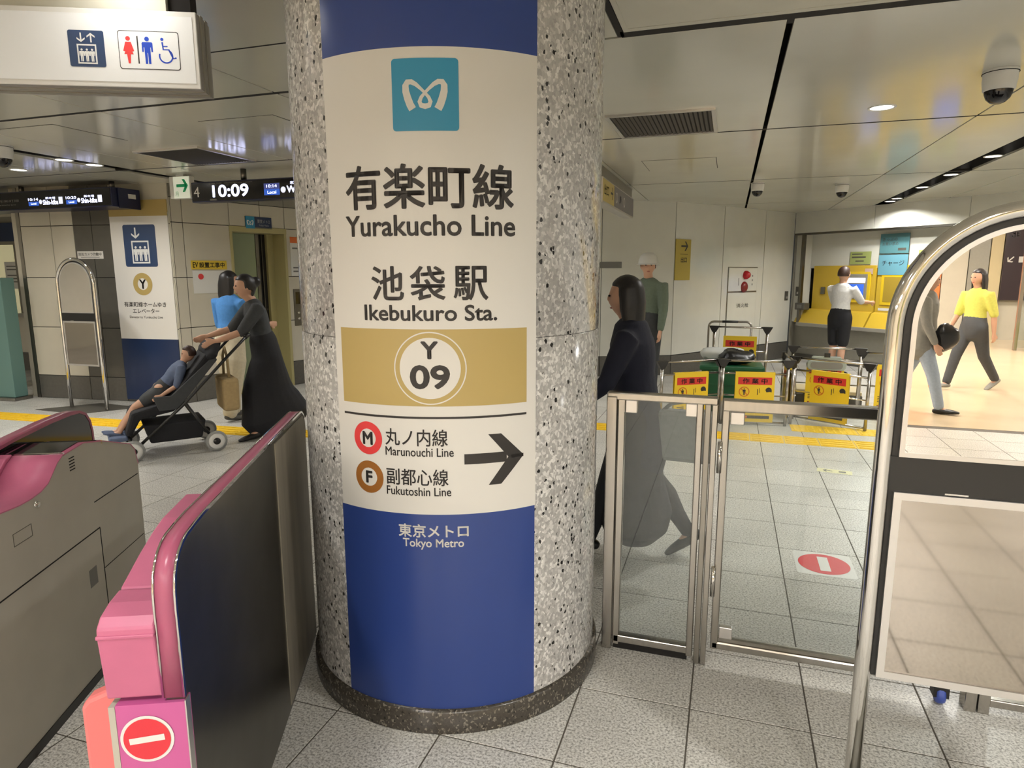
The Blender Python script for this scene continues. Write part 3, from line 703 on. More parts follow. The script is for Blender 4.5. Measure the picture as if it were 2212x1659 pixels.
# ================================================================ TICKET GATES (local x across, y along the passage)
TH = radians(114.5); GU = Vector((cos(TH), sin(TH), 0)); GN = Vector((sin(TH), -cos(TH), 0)); GH = radians(24.5)
def gloc(v, a, z=0): p = GN*v+GU*a; return (p.x, p.y, z)
V0, A0 = -.63, 1.34
g1 = thing('ticket_gate', 'pink topped ticket gate beside the column, no entry roundel on its end', 'ticket gate', gloc(V0, A0), GH)
prof = [(1.345, 0), (1.336, .86), (1.341, .925), (1.372, .968), (1.42, .987), (1.53, .995), (2.6, 1.0), (2.66, .987), (2.69, .95), (2.69, 0)]
P = [(a-A0, z) for a, z in prof]
part('guard_panel', 'steel_dark', g1, lambda b: b.prism([(a if 0 < i < len(P)-1 else a, z) for i, (a, z) in enumerate(P)], 'x', .036, .073))
part('end_panel', 'steel_stained', g1, lambda b: b.prism([(.86, .02), (1.348, .02), (1.348, .95), (1.31, .985), (.86, .985)], 'x', .073, .0765))
def band(pts, x0, x1, t, name, mt, parent, bevel=0):
    """strip of thickness t lying on an open profile (y,z)"""
    n = len(pts); out = []
    for i, p in enumerate(pts):
        a = Vector(pts[min(i+1, n-1)])-Vector(pts[max(i-1, 0)]); a.normalize(); nn = Vector((-a.y, a.x)); out.append((p[0]+nn.x*t, p[1]+nn.y*t))
    b = MB()
    for i in range(n-1):
        q = [pts[i], pts[i+1], out[i+1], out[i]]
        vs = [(x, y, z) for x in (x0, x1) for y, z in q]
        b.add(vs, [(3, 2, 6, 7)], True); b.add(vs, [(0, 1, 2, 3), (7, 6, 5, 4), (0, 4, 5, 1)])
        if i == 0: b.add(vs, [(0, 3, 7, 4)])
        if i == n-2: b.add(vs, [(1, 5, 6, 2)])
    return b.build(name, mt, parent, bevel)
rimp = [(a-A0, z) for a, z in [(1.3385, .66), (1.3372, .8), (1.336, .86), (1.338, .9), (1.345, .93), (1.358, .952), (1.375, .968), (1.395, .979), (1.42, .986), (1.47, .991), (1.53, .995), (2.0, .998), (2.6, 1.0), (2.64, .996), (2.67, .978), (2.688, .95), (2.692, .9)]]
band(rimp, .034, .074, .006, 'guard_rim', 'pink_band', g1)
band(rimp, .0725, .077, .0075, 'rim_trim', 'chrome', g1); band(rimp, .030, .0345, .0075, 'rim_trim', 'chrome', g1)
pbox('cabinet_body', 'gate_grey', g1, -.078, .036, .02, 1.345, .02, .655)
pbox('plinth', 'black_plastic', g1, -.07, .07, .03, 1.34, 0, .03)
hd = [(1.338, .662), (1.324, .81), (1.326, .828), (1.345, .845), (1.385, .857), (1.435, .862)]
part('end_cap', 'pink', g1, lambda b: b.prism([(a-A0, z) for a, z in hd]+[(.095, .662)], 'x', -.083, .030), bevel=.004)
pbox('lip', 'pink', g1, -.084, .030, -.0185, .01, .806, .814, bevel=.002)
part('top_cover', 'pink', g1, lambda b: b.prism([(.1, .8), (.1, .862), (.2, .898), (.28, .921), (.34, .933), (.5, .94), (.525, .932), (.54, .885), (.54, .8)], 'x', -.083, .032), bevel=.004)
part('rear_cover', 'pink', g1, lambda b: b.prism([(.54, .8), (.54, .884), (1.33, .879), (1.345, .86), (1.345, .8)], 'x', -.081, .032), bevel=.004)
pbox('cover_skirt', 'gate_grey', g1, -.08, .034, .1, 1.345, .655, .802)
fp = pbox('front_panel', 'pink_magenta', g1, -.064, .076, -.012, .02, .02, .652)
pbox('front_edge', 'gate_grey', g1, -.079, -.066, -.01, .022, .02, .648)
pbox('front_trim', 'aluminium', g1, .0762, .079, -.013, .01, .02, .655)
no_entry(fp, -.0055, .5715, .0545, -.0135, 6)
fl = part('flap', 'flap_salmon', g1, lambda b: b.prism([(-.165, .18), (-.165, .615), (-.15, .633), (-.085, .66), (-.07, .66), (-.07, .18)], 'y', .045, .09), bevel=.01)

V2, A2 = -1.45, 1.45
g2 = thing('ticket_gate', 'pink topped ticket gate cut off by the left frame edge, with a dark hood', 'ticket gate', gloc(V2, A2), GH)
pr2 = [(1.45, 0), (1.45, .83), (2.05, .83), (2.14, .822), (2.2, .822), (2.255, .828), (2.3, .842), (2.33, .866), (2.365, .895), (2.40, .912), (2.54, .921), (2.68, .892), (2.9, .822), (2.935, .79), (2.953, .72), (2.95, 0)]
Q = [(a-A2, z) for a, z in pr2]
part('side_panel', 'gate_grey', g2, lambda b: b.prism(Q, 'x', -.09, .118))
tp = [(a-A2, z) for a, z in pr2[1:-1]]
band(tp, -.085, .119, .004, 'top_cover', 'pink', g2)
part('tray', 'pink', g2, lambda b: b.prism([(a, z+.003) for a, z in tp[1:9]]+[(tp[8][0], tp[8][1]+.012), (tp[7][0], tp[7][1]+.022), (tp[6][0]+.005, tp[6][1]+.03), (tp[4][0], tp[4][1]+.02), (tp[1][0], tp[1][1]+.02)], 'x', -.085, -.045), bevel=.004)
part('card_reader', 'black_gloss', g2, lambda b: b.prism([(.965, .905), (.965, .9195), (1.085, .9285), (1.215, .9015), (1.215, .88)], 'x', -.07, .1))
part('reader_trim', 'chrome', g2, lambda b: (b.prism([(.955, .91), (.955, .9205), (.964, .921), (.964, .91)], 'x', -.08, .118), b.prism([(1.216, .88), (1.216, .902), (1.226, .8995), (1.226, .88)], 'x', -.08, .118)))
hood = [(1.45, .80), (1.6, .83), (2.0, .885), (2.345, .933), (2.5, .948), (2.715, .96), (2.86, .962), (2.93, .957), (2.975, .938), (3.0, .905), (3.012, .86), (3.015, .7)]
H_ = [(a-A2, z) for a, z in hood]
part('hood_panel', 'black_gloss', g2, lambda b: b.prism(H_+[(0, .6), ], 'x', -.118, -.088))
band(H_, -.14, -.086, .012, 'hood_rim', 'pink_band', g2)
part('hood_outer', 'steel_dark', g2, lambda b: b.prism([(y, z) for y, z in H_]+[(1.55, 0), (0, 0)], 'x', -.138, -.118))
pbox('plinth', 'black_plastic', g2, -.1, .122, 0.02, 1.49, 0, .035)
sp_ = bpy.data.objects['side_panel']
part('seam', 'dark_gap', g2, lambda b: (b.box(.118, .1187, 0, 1.14, .568, .573), b.box(.118, .1187, 1.137, 1.142, .03, .57), b.box(.118, .1187, 1.12, 1.49, .678, .682), b.box(.118, .1187, 1.14, 1.49, .40, .403)))
part('lock', 'chrome', g2, lambda b: b.lathe([(0, .006), (.01, .006), (.012, 0)], 16, axis='x', c=(.118, .775, .797)))
part('grille', 'dark_gap', g2, lambda b: [b.box(.118, .1187, .985+.0, 1.02, .845+.011*k, .849+.011*k) for k in range(5)])
part('label_frame', 'steel_dark', g2, lambda b: (b.box(.118, .1187, .64, .735, .705, .707), b.box(.118, .1187, .64, .735, .745, .747), b.box(.118, .1187, .64, .642, .705, .747), b.box(.118, .1187, .733, .735, .705, .747)))
part('sticker', 'grey_print', g2, lambda b: b.box(.118, .1187, 1.03, 1.085, .37, .44))

# ================================================================ OVERHEAD SIGN above the gates
os_ = thing('overhead_sign', 'hanging white light box sign with elevator and toilet pictograms', 'sign', gloc(-.767, 2.40, 2.147), GH)
mat('case_grey', (168, 164, 158), .35, .3)
pbox('case', 'case_grey', os_, -1.6, 0, .006, .13, 0, .235)
pbox('trim_strip', 'panel_grey', os_, -1.6, .004, .035, .06, -.004, .239); pbox('trim_strip', 'panel_grey', os_, -1.6, .004, .08, .105, -.004, .239)
pbox('frame', 'white_paint', os_, -1.6, 0, 0, .012, 0, .235, bevel=.002)
pbox('light_face', 'lightbox', os_, -1.585, -.012, -.0015, .0, .016, .219)
elevator_icon(os_, -.396, -.287, .058, .168, -.0025, [(-.14, -90), (.14, 90)])
F = Flat(); x0, x1, z0, z1 = -.245, -.057, .055, .172; t = .0022
Flat().poly(rrect(x0, x1, z0, z1, .008)).place('pictogram_border', 'sign_ink', os_, -.0022)
Flat().poly(rrect(x0+t, x1-t, z0+t, z1-t, .007)).place('pictogram_ground', 'lightbox', os_, -.0027)
man_icon(Flat(), -.214, .072, .084, True).place('pictogram_woman', 'line_red', os_, -.0032)
Flat().rect(-.187, -.183, .072, .156).place('pictogram_bar', 'sign_ink', os_, -.0032)
man_icon(Flat(), -.156, .072, .084).place('pictogram_man', mat('picto_blue', (36, 74, 190), .4), os_, -.0032)
F = Flat().ring(-.1, .097, .018, .0225, 32, -200, 60).disc(-.109, .148, .005, 14)
F.stroke([(-.109, .14), (-.107, .117), (-.09, .117), (-.078, .09), (-.068, .093)], .005).stroke([(-.108, .127), (-.093, .127)], .0035)
F.place('pictogram_wheelchair', 'picto_blue', os_, -.0032)
pbox('hanger_box', 'ceiling_matt', os_, -1.6, -.1, .03, .12, .237, .403)
pbox('hanger_end', 'dark_gap', os_, -.1, -.03, .05, .11, .25, .403)

# ================================================================ GLASS FENCE AND GATE (y = 2.54)
def post(parent, x, z0=0, z1=1.08, w=.022, name='post'):
    return pbox(name, 'steel', parent, x-w, x+w, -w, w, z0, z1, bevel=.003)
f1 = thing('glass_fence', 'narrow fixed glass fence panel between column and gate', 'fence', (-.22, 2.54, 0))
pbox('post', 'steel', f1, -.215, -.175, -.03, .03, 0, 1.07, bevel=.004); pbox('stile', 'steel', f1, -.172, -.145, -.02, .02, .02, 1.06, bevel=.004)
pbox('stile', 'steel', f1, .125, .15, -.02, .02, .02, 1.06, bevel=.004); pbox('post', 'steel_dull', f1, .156, .178, -.03, .03, 0, 1.06, bevel=.003); pbox('post', 'steel', f1, .181, .203, -.03, .03, 0, 1.06, bevel=.003)
pbox('top_rail', 'steel', f1, -.215, .203, -.022, .022, 1.055, 1.085, bevel=.005); pbox('bottom_rail', 'steel', f1, -.17, .13, -.02, .02, .03, .062, bevel=.004)
pbox('pane', 'fence_glass', f1, -.146, .126, -.004, .004, .06, 1.056)
for x in (-.143, .085): pbox('clamp', 'aluminium', f1, x, x+.045, -.014, .014, 1.005, 1.055, bevel=.003)
pbox('kick_strip', 'dark_gap', f1, -.17, .13, -.012, .012, .0, .03)
f2 = thing('glass_gate', 'wide hinged glass gate with steel frame and blue castor', 'gate', (.43, 2.54, 0))
pbox('stile', 'steel', f2, -.432, -.404, -.02, .02, .07, 1.075, bevel=.004); pbox('stile', 'steel', f2, .41, .435, -.02, .02, .07, 1.075, bevel=.004)
pbox('top_rail', 'steel', f2, -.432, .435, -.022, .022, 1.035, 1.08, bevel=.005); part('bottom_rail', 'steel', f2, lambda b: b.box(-.432, .435, -.02, .02, .07, .105, ch=.008))
pbox('inner_rail', 'steel_dull', f2, -.404, .41, -.012, .012, .105, .118)
pbox('pane', 'fence_glass', f2, -.405, .411, -.004, .004, .11, 1.036)
for x, z in ((-.402, .985), (-.402, .118)): pbox('clamp', 'aluminium', f2, x, x+.05, -.014, .014, z, z+.048, bevel=.003)
for z in (.3, .8): part('hinge', 'chrome', f2, lambda b: b.tube([(-.434, -.03, z), (-.434, -.03, z+.12)], .009, 12))
part('castor', 'blue_wheel', f2, lambda b: b.lathe([(.008, -.014), (.03, -.014), (.034, -.006), (.034, .006), (.03, .014), (.008, .014)], 20, axis='x', c=(.37, 0, .034)))
pbox('castor_bracket', 'black_plastic', f2, .345, .395, -.022, .022, .03, .072)
f3 = thing('glass_fence', 'fixed glass fence behind the arched mirror, running out of frame', 'fence', (1.7, 2.54, 0))
for x in (-.81, -.77, .75): pbox('post', 'steel', f3, x-.018, x+.018, -.03, .03, 0, 1.07, bevel=.003)
pbox('top_rail', 'steel', f3, -.83, .78, -.022, .022, 1.05, 1.08, bevel=.005); pbox('bottom_rail', 'steel', f3, -.75, .74, -.02, .02, .025, .055, bevel=.004)
pbox('pane', 'fence_glass', f3, -.75, .735, -.004, .004, .05, 1.05)

# ================================================================ ARCHED MIRROR STANDS
def mirror_stand(name, label, loc, rotz=0):
    t = thing(name, label, 'mirror stand', loc, rotz, 'arched mirror stands')
    R = .27; zc = 1.419; r = .02
    pts = [(-R, 0, .012), (-R, 0, .6), (-R, 0, zc)]+[(R*cos(radians(a)), 0, zc+R*sin(radians(a))) for a in range(174, 0, -6)]+[(R, 0, zc), (R, 0, .6), (R, 0, .012)]
    part('tube_frame', 'chrome', t, lambda b: b.tube(pts, r, 20))
    def archp(rr, z0): return [(-rr, z0), (rr, z0)]+arc(0, zc, rr, 0, 180, 40)
    part('backing', 'black_plastic', t, lambda b: b.prism(archp(.252, .5), 'y', -.004, .014))
    fo, fi = archp(.237, 1.097), archp(.2255, 1.1085)
    fb = MB(); n = len(fo); vs = [(x, -.012, z) for x, z in fo]+[(x, -.012, z) for x, z in fi]+[(x, -.003, z) for x, z in fo]+[(x, -.003, z) for x, z in fi]
    fs = []
    for i in range(n):
        j = (i+1) % n; fs += [(i, j, n+j, n+i), (i, 2*n+i, 2*n+j, j), (n+i, n+j, 3*n+j, 3*n+i)]
    fb.add(vs, fs); fb.build('mirror_frame', 'aluminium', t)
    part('mirror_glass', 'mirror', t, lambda b: b.prism(fi, 'y', -.009, -.004))
    pbox('dark_strip', 'black_plastic', t, -.252, .252, -.008, .0, 1.008, 1.096); pbox('latch', 'chrome', t, -.13, -.08, -.01, -.006, 1.009, 1.013)
    lo = MB()
    for a in ((-.24, .24, .50, .519), (-.24, .24, .987, 1.006), (-.24, -.222, .519, .987), (.222, .24, .519, .987)): lo.box(a[0], a[1], -.014, -.002, a[2], a[3])
    lo.build('panel_frame', 'aluminium', t); pbox('lower_panel', 'mirror_smoked', t, -.223, .223, -.008, -.004, .517, .989)
    part('base_plate', 'steel_dark', t, lambda b: b.box(-.33, .33, -.18, .18, .002, .014, ch=.004))
    return t
mirror_stand('mirror_stand', 'large arched mirror on steel tube frame at the right edge, reflecting shoppers', (.656, 1.8, 0))
m2 = mirror_stand('mirror_stand', 'distant arched mirror stand on a dark mat before the tiled wall', (-6.92, 5.5, 0.006))
mt_ = MB().prism([(-7.49, 5.29), (-6.79, 5.27), (-6.45, 5.75), (-7.1, 5.8)], 'z', .0, .006).build('floor_mat', 'wall_dark'); tag(mt_, 'dark rubber mat under the distant mirror stand', 'mat')
for o in list(m2.children):
    if o.name.startswith('base_plate'): bpy.data.objects.remove(o)

# ================================================================ CEILING FIXTURES
def downlight(x, y, label, group, r=.07, power=LAMP_W, z=CEIL, slot=False):
    t = thing('downlight', label, 'lamp', (x, y, z), 0, group)
    part('ring', 'white_paint', t, lambda b: b.lathe([(r*.92, .004), (r*.95, -.004), (r*1.12, -.005), (r*1.15, 0)], 28))
    part('lens', 'lamp_white', t, lambda b: b.lathe([(0, -.0015), (r*.93, -.0015)], 28))
    ld = bpy.data.lights.new('lamp', 'AREA'); ld.shape = 'DISK'; ld.size = r*1.8; ld.energy = power; ld.color = LAMP_COL; ld.spread = radians(150)
    lo = bpy.data.objects.new('lamp_light', ld); link(lo, t); lo.location = (0, 0, -.008)
    return t
downlight(.84, 4.8, 'round ceiling downlight beside the dome camera at upper right', 'ceiling downlights')
for y in (11.1, 10.7, 9.39, 8.28, 7.1, 6.1, 4.9): downlight(2.16, y, {11.1: 'slot downlight nearest the ticket machines', 10.7: 'second slot downlight from the ticket machines', 9.39: 'third slot downlight from the ticket machines', 8.28: 'fourth slot downlight from the ticket machines', 7.1: 'fifth slot downlight from the ticket machines', 6.1: 'slot downlight at the right frame edge', 4.9: 'slot downlight over the fence, out at the right'}[y], 'slot downlights on the right', .065, z=CEIL+.002)
for x, y, lb in ((-5.76, 4.6, 'left of the two slot downlights near the left platform board'), (-5.76, 4.9, 'right of the two slot downlights near the left platform board'), (-6.72, 4.88, 'lone downlight below the left dome camera'), (-5.76, 3.1, 'slot downlight above the left ticket gate')): downlight(x, y, lb, 'left downlights', .07, LAMP_W*.55, z=CEIL+.002 if x > -6 else CEIL)
for x, y in ((-2.95, 6.0), (-2.9, 7.6), (-8.8, 4.4), (-11.3, 2.2), (-11.3, -.8), (-8.8, 2.4), (-4.1, .1), (-3.4, -1.4), (-1.2, -.2), (-1.83, 1.66), (1.1, 1.3), (3.2, 1.6), (3.6, 4.0), (1.1, -.9), (-3.2, -2.8), (1.1, -2.8), (4.9, -.9), (4.9, 2.2), (-6.2, .8), (-6.2, -1.5), (3.9, 7.2)):  # far-west pair added to brighten the wall seen in the distant mirror
    downlight(x, y, 'unseen round downlight placed in the gate hall ceiling outside the picture', 'gate hall downlights', power=2.5 if (x, y) == (-1.83, 1.66) else LAMP_W*(.5 if x < -3 else 1))

def vent(name, label, x0, x1, y0, y1):
    t = thing(name, label, 'vent', (x0, y0, CEIL), 0, 'ceiling air vents'); w, d = x1-x0, y1-y0
    pbox('frame_bar', 'aluminium', t, 0, w, 0, .025, -.012, 0); pbox('frame_bar', 'aluminium', t, 0, w, d-.025, d, -.012, 0)
    pbox('frame_bar', 'aluminium', t, 0, .025, .025, d-.025, -.012, 0); pbox('frame_bar', 'aluminium', t, w-.025, w, .025, d-.025, -.012, 0)
    pbox('duct', 'dark_gap', t, .025, w-.025, .025, d-.025, -.0015, -.0005)
    sl = MB().add([(-.006, .025, -.010), (.010, .025, -.002), (.010, d-.025, -.002), (-.006, d-.025, -.010), (-.0045, .025, -.0105), (.0115, .025, -.0025), (.0115, d-.025, -.0025), (-.0045, d-.025, -.0105)], [(0, 1, 2, 3), (4, 7, 6, 5), (0, 4, 5, 1), (1, 5, 6, 2), (2, 6, 7, 3), (3, 7, 4, 0)]).mesh('slat', mat('slat_dark', (52, 47, 42), .6))
    n = int((w-.07)/.028)
    for k in range(n):
        o = bpy.data.objects.new('slat', sl); link(o, t); o.location = (.04+k*(w-.08)/(n-1), 0, 0)
    return t
vent('air_vent', 'square ceiling air vent with dark slats right of the column', -.83, -.14, 4.47, 5.19)
vent('air_vent', 'dark square ceiling air vent above the clock board on the left', -4.81, -4.13, 4.46, 5.17)

def dome(label, x, y, s=1.0):
    t = thing('dome_camera', label, 'camera', (x, y, CEIL), 0, 'white dome cameras')
    part('housing', 'white_paint', t, lambda b: b.lathe([(.078*s, 0), (.08*s, -.012*s), (.076*s, -.014*s), (.076*s, -.05*s), (.07*s, -.095*s), (.064*s, -.098*s)], 36))
    part('dome', 'black_gloss', t, lambda b: b.lathe([(.064*s, -.096*s), (.062*s, -.11*s), (.052*s, -.135*s), (.034*s, -.153*s), (.014*s, -.161*s), (0, -.162*s)], 32))
    part('seam', 'dark_gap', t, lambda b: b.lathe([(.0805*s, -.0115*s), (.0805*s, -.0145*s), (.077*s, -.0145*s)], 36))
dome('white dome camera nearest, at the upper right corner', 1.25, 4.14); dome('small white dome camera beside the thick ceiling joint', .245, 8.3, .95); dome('small white dome camera close to the ticket alcove fascia', 1.19, 8.75, .95); dome('white dome camera at the left frame edge', -5.58, 3.93, 1.05)

# departure boards
def board(label, x0, x1, y, z0, z1, depth, poles):
    t = thing('departure_board', label, 'display', ((x0+x1)/2, y, z0), 0, 'hanging platform boards'); w = (x1-x0)/2; h = z1-z0
    pbox('case', 'navy_deep', t, -w, w, 0, depth, 0, h, bevel=.006); pbox('glass', 'screen_black', t, -w+.01, w-.01, -.004, 0, .012, h-.012)
    for px in poles: part('hanger', 'steel_dark', t, lambda b: b.tube([(px-(x0+x1)/2, depth/2, h), (px-(x0+x1)/2, depth/2, CEIL-z0)], .028, 14))
    return t
b2 = board('platform four clock board reading 10:09 beside the column', -5.2, -3.5, 5.49, 2.243, 2.44, .12, (-4.6, -3.8)); bx = .85
Flat().text('4', -.815, -.745, .05, .15, .0).place('lettering', 'white_paint', b2, -.0055)
Flat().text('10:09', -.585, -.15, .04, .16, .03).place('clock_digits', 'screen_white', b2, -.0055)
Flat().text('池袋 Ikebukuro', -.62, -.1, .168, .182, .0).rect(-.62, -.54, .012, .028).place('small_print', 'grey_print', b2, -.0055)
Flat().rect(.03, .21, .04, .095).place('train_type', 'screen_blue', b2, -.0055); Flat().rect(.03, .21, .095, .15).place('train_type', mat('screen_slate', (90, 100, 170), .3, emit=.5, ecol=(90, 100, 180)), b2, -.0055)
Flat().text('Local', .07, .17, .052, .08, .01).text('10:14', .06, .18, .11, .138, .01).place('lettering', 'screen_white', b2, -.0062)
Flat().disc(.25, .085, .028).text('Wakoshi', .29, .62, .055, .12, .03).text('和光市', .33, .5, .13, .16, .01).place('destination', 'screen_white', b2, -.0055)
b1 = board('long dark blue platform board listing two Shin-kiba trains', -9.2, -6.43, 5.64, 2.262, 2.468, .34, (-8.0, -6.6)); c0 = 7.815
pbox('end_box', 'navy_deep', b1, 1.385, 1.4, .08, .36, -.01, .206, bevel=.003)
Flat().rect(.2, .3, .1, .15).place('end_label', 'white_paint', b1, 0, Matrix.Translation((1.402, 0, 0)) @ Matrix.Rotation(pi/2, 4, 'Z'))
for k, (x, tm) in enumerate(((-7.67, '10:14'), (-7.09, '10:20'))):
    X = x+c0
    Flat().rect(X, X+.16, .04, .085).place('train_type', 'screen_blue', b1, -.0055); Flat().text(tm, X, X+.155, .095, .125, .02).text('Local', X+.04, X+.12, .052, .074, .01).place('time', 'screen_white', b1, -.0062)
    Flat().disc(X+.19, .08, .024).text('Shin-kiba', X+.225, X+.46, .045, .1, .03).text('新木場', X+.27, X+.42, .105, .13, .01).rect(X+.47, X+.53, .05, .125).place('destination', 'screen_white', b1, -.0055)
Flat().text('有楽町線', -.34, .0, .09, .12, .0).text('Yurakucho Line', -.36, -.06, .055, .07, .0).place('small_print', 'grey_print', b1, -.0055)

ex = thing('exit_sign', 'small lit exit sign with a green arrow beside the clock board', 'sign', (-5.55, 5.62, 2.31), 0)
pbox('case', 'white_paint', ex, -.06, .2, .01, .08, 0, .22, bevel=.003); pbox('light_face', 'exit_panel', ex, .0, .2, .0, .012, .0, .215)
Flat().arrow(.115, .125, .15, 0, .2).place('arrow', 'exit_green', ex, -.001); Flat().text('月', .02, .06, .02, .065).place('lettering', 'exit_green', ex, -.001)
part('stem', 'white_paint', ex, lambda b: b.box(.02, .12, .02, .07, .22, .24))
hs = thing('hanging_sign', 'hanging yellow and grey direction sign seen edge on right of the column', 'sign', (-1.19, 6.4, 2.2), radians(90))
pbox('case', 'aluminium', hs, 0, 2.05, .0, .12, 0, .24, bevel=.004); pbox('top_rail', 'steel_dull', hs, 0, 2.05, .02, .1, .24, .35)
pbox('yellow_face', mat('sign_ochre', (198, 176, 96), .35), hs, 0, .62, -.004, 0, .02, .225); pbox('grey_face', mat('sign_plum', (104, 98, 104), .3), hs, .63, 2.04, -.004, 0, .02, .225)
Flat().arrow(.48, .13, .14, 0, .16).text('出口', .05, .3, .08, .18, .01).place('lettering', 'sign_ink', hs, -.005)
Flat().ring(.78, .12, .04, .055).ring(1.3, .12, .04, .055).text('JR', .95, 1.1, .08, .16, .01).place('lettering', 'white_paint', hs, -.005)

# ================================================================ FLOOR MARKS
def floor_sticker(label, pts, mt):
    return tag(MB().prism(pts, 'z', .0, .0012).build('floor_sticker', mt), label, 'sticker')
fs = thing('floor_sticker', 'square floor sticker with a red no entry roundel behind the glass gate', 'sticker', (.555, 3.66, .001), 0)
Flat().poly(rrect(-.145, .145, -.15, .15, .025)).place('ground', 'white_paint', fs, 0, Matrix.Rotation(-pi/2, 4, 'X'))
Flat().disc(0, 0, .128, 48).place('roundel', 'no_entry_red', fs, 0, Matrix.Translation((0, 0, .0008)) @ Matrix.Rotation(-pi/2, 4, 'X'))
Flat().rect(-.026, .026, -.09, .09).place('white_bar', 'white_paint', fs, 0, Matrix.Translation((0, 0, .0016)) @ Matrix.Rotation(-pi/2, 4, 'X'))
f4 = thing('floor_sticker', 'pale yellow floor strip with small arrow, beyond the no entry sticker', 'sticker', (.855, 5.5, .001), radians(-8))
Flat().rect(-.125, .125, -.05, .05).place('ground', mat('pale_yellow', (226, 220, 176), .5), f4, 0, Matrix.Rotation(-pi/2, 4, 'X'))
Flat().arrow(-.05, 0, .07, 180, .2).rect(.03, .08, -.02, .02).place('print', 'grey_print', f4, 0, Matrix.Translation((0, 0, .0008)) @ Matrix.Rotation(-pi/2, 4, 'X'))

# ================================================================ WORK BARRIERS
def barrier(label, p0, p1, sign=True, top=False, back=False, tall=.67):
    p0, p1 = Vector(p0), Vector(p1); d = p1-p0; L = d.length
    t = thing('work_barrier', label, 'barrier', ((p0+p1)/2).to_3d(), atan2(d.y, d.x), 'folding work barriers'); h = L/2
    for x in (-h, h):
        part('post', 'steel', t, lambda b: b.tube([(x, 0, 0), (x, 0, tall-.03)], .016, 12)); part('post_cap', 'black_plastic', t, lambda b: b.prism([(x-.06, tall), (x+.06, tall), (x+.05, tall-.025), (x+.022, tall-.075), (x-.022, tall-.075), (x-.05, tall-.025)], 'y', -.022, .022))
    for z in ((tall-.012, tall-.14, .03) if not back else (tall-.012, tall-.3, .03)): part('rail', 'steel', t, lambda b: b.tube([(-h, 0, z), (h, 0, z)], .011, 10))
    part('rail', 'chrome', t, lambda b: b.tube([(-h, .03, .3), (h, .03, .3)], .008, 8))
    if sign:
        w = .19; z0, z1 = (.27, .77) if back else (.035, .535)
        pbox('sheet', 'yellow', t, -w, w, -.016, -.012, z0, z1); pbox('sheet_back', 'yellow', t, -w, w, .012, .016, z0, z1); pbox('sheet_fold', 'yellow', t, -w, w, -.016, .016, z1, z1+.012)
        y = -.017
        Flat().rect(-.163, .163, z1-.115, z1-.04).place('red_band', 'red_print', t, y)
        Flat().text('作 業 中', -.12, .12, z1-.105, z1-.05, .025).place('lettering', 'sign_ink', t, y-.001)
        Flat().ring(-.1, z1-.19, .043, .052).stroke([(-.132, z1-.158), (-.068, z1-.222)], .009).place('ban_ring', mat('ban_orange', (206, 110, 30), .4), t, y)
        man_icon(Flat(), -.1, z1-.225, .07).place('ban_figure', 'sign_ink', t, y-.0005)
        F = Flat().poly([(.105, z1-.17)]+arc(.135, z1-.17, .03, 180, 0, 10)+[(.165, z1-.19), (.15, z1-.185), (.115, z1-.19)]).rect(.025, .032, z1-.22, z1-.16).rect(.045, .05, z1-.2, z1-.15)
        F.rect(.08, .14, z0+.112, z0+.12); 
        for k in range(4): F.rect(-.16, -.08, z0+.1+k*.018, z0+.108+k*.018)
        F.rect(-.16, .155, z0+.035, z0+.066); F.place('print', 'sign_ink', t, y)
        Flat().rect(-.155, -.06, z0+.04, z0+.061).place('orange_tab', 'orange', t, y-.0008)
    return t
barrier('front work barrier with yellow sheet, straight behind the glass gate', (-.02, 6.95), (.6, 7.03))
barrier('front work barrier with yellow sheet, angled beside the arched mirror', (.7, 7.42), (1.33, 7.03))
barrier('work barrier with yellow sheet nearest the walking woman', (-.6, 6.62), (-.05, 6.98))
barrier('rear work barrier in front of the green bin and hand truck', (-.15, 8.35), (.45, 8.3), tall=.9, back=True)
barrier('rear work barrier with yellow sheet below the ticket machines', (.72, 8.0), (1.4, 7.95), tall=.72)
barrier('rear right work barrier half hidden by the arched mirror', (1.42, 8.0), (2.1, 7.9), tall=.68)
barrier('side work barrier between the front and rear rows', (.62, 7.9), (.66, 7.15), tall=.66, sign=True)
ht = thing('hand_truck', 'steel platform hand truck with a curved push handle by the wall', 'cart', (.03, 9.2, 0), radians(3))
part('handle', 'steel_dull', ht, lambda b: b.tube([(-.27, 0, .14), (-.27, 0, .82)]+[(-.27+.07*(1-cos(radians(a))), 0, .82+.07*sin(radians(a))) for a in range(15, 91, 15)]+[(.2+.07*sin(radians(a)), 0, .82+.07*cos(radians(a))) for a in range(0, 91, 15)]+[(.27, 0, .82), (.27, 0, .14)], .014, 12))
part('grip', 'black_plastic', ht, lambda b: b.tube([(-.1, 0, .89), (.1, 0, .89)], .017, 12)); part('cross_bar', 'steel_dull', ht, lambda b: b.tube([(-.27, 0, .5), (.27, 0, .5)], .011, 10))
pbox('platform', 'steel_dark', ht, -.29, .29, -.8, .02, .12, .15, bevel=.008)
for x in (-.22, .22):
    for y in (-.7, -.08): part('castor', 'black_plastic', ht, lambda b: b.lathe([(.01, -.015), (.05, -.015), (.055, 0), (.05, .015), (.01, .015)], 18, axis='x', c=(x, y, .055)))
gb = thing('green_bin', 'dark green plastic crate standing behind the barriers', 'crate', (.06, 7.75, 0), radians(2))
part('shell', 'green_bin', gb, lambda b: b.prism([(-.28, .0), (.28, .0), (.32, .48), (-.32, .48)], 'y', -.2, .2), bevel=.012); part('rim', 'green_bin', gb, lambda b: b.box(-.34, .34, -.22, .22, .47, .52, ch=.012))
for z in (.15, .3): pbox('rib', 'green_bin', gb, -.31, .31, -.212, .212, z, z+.02)
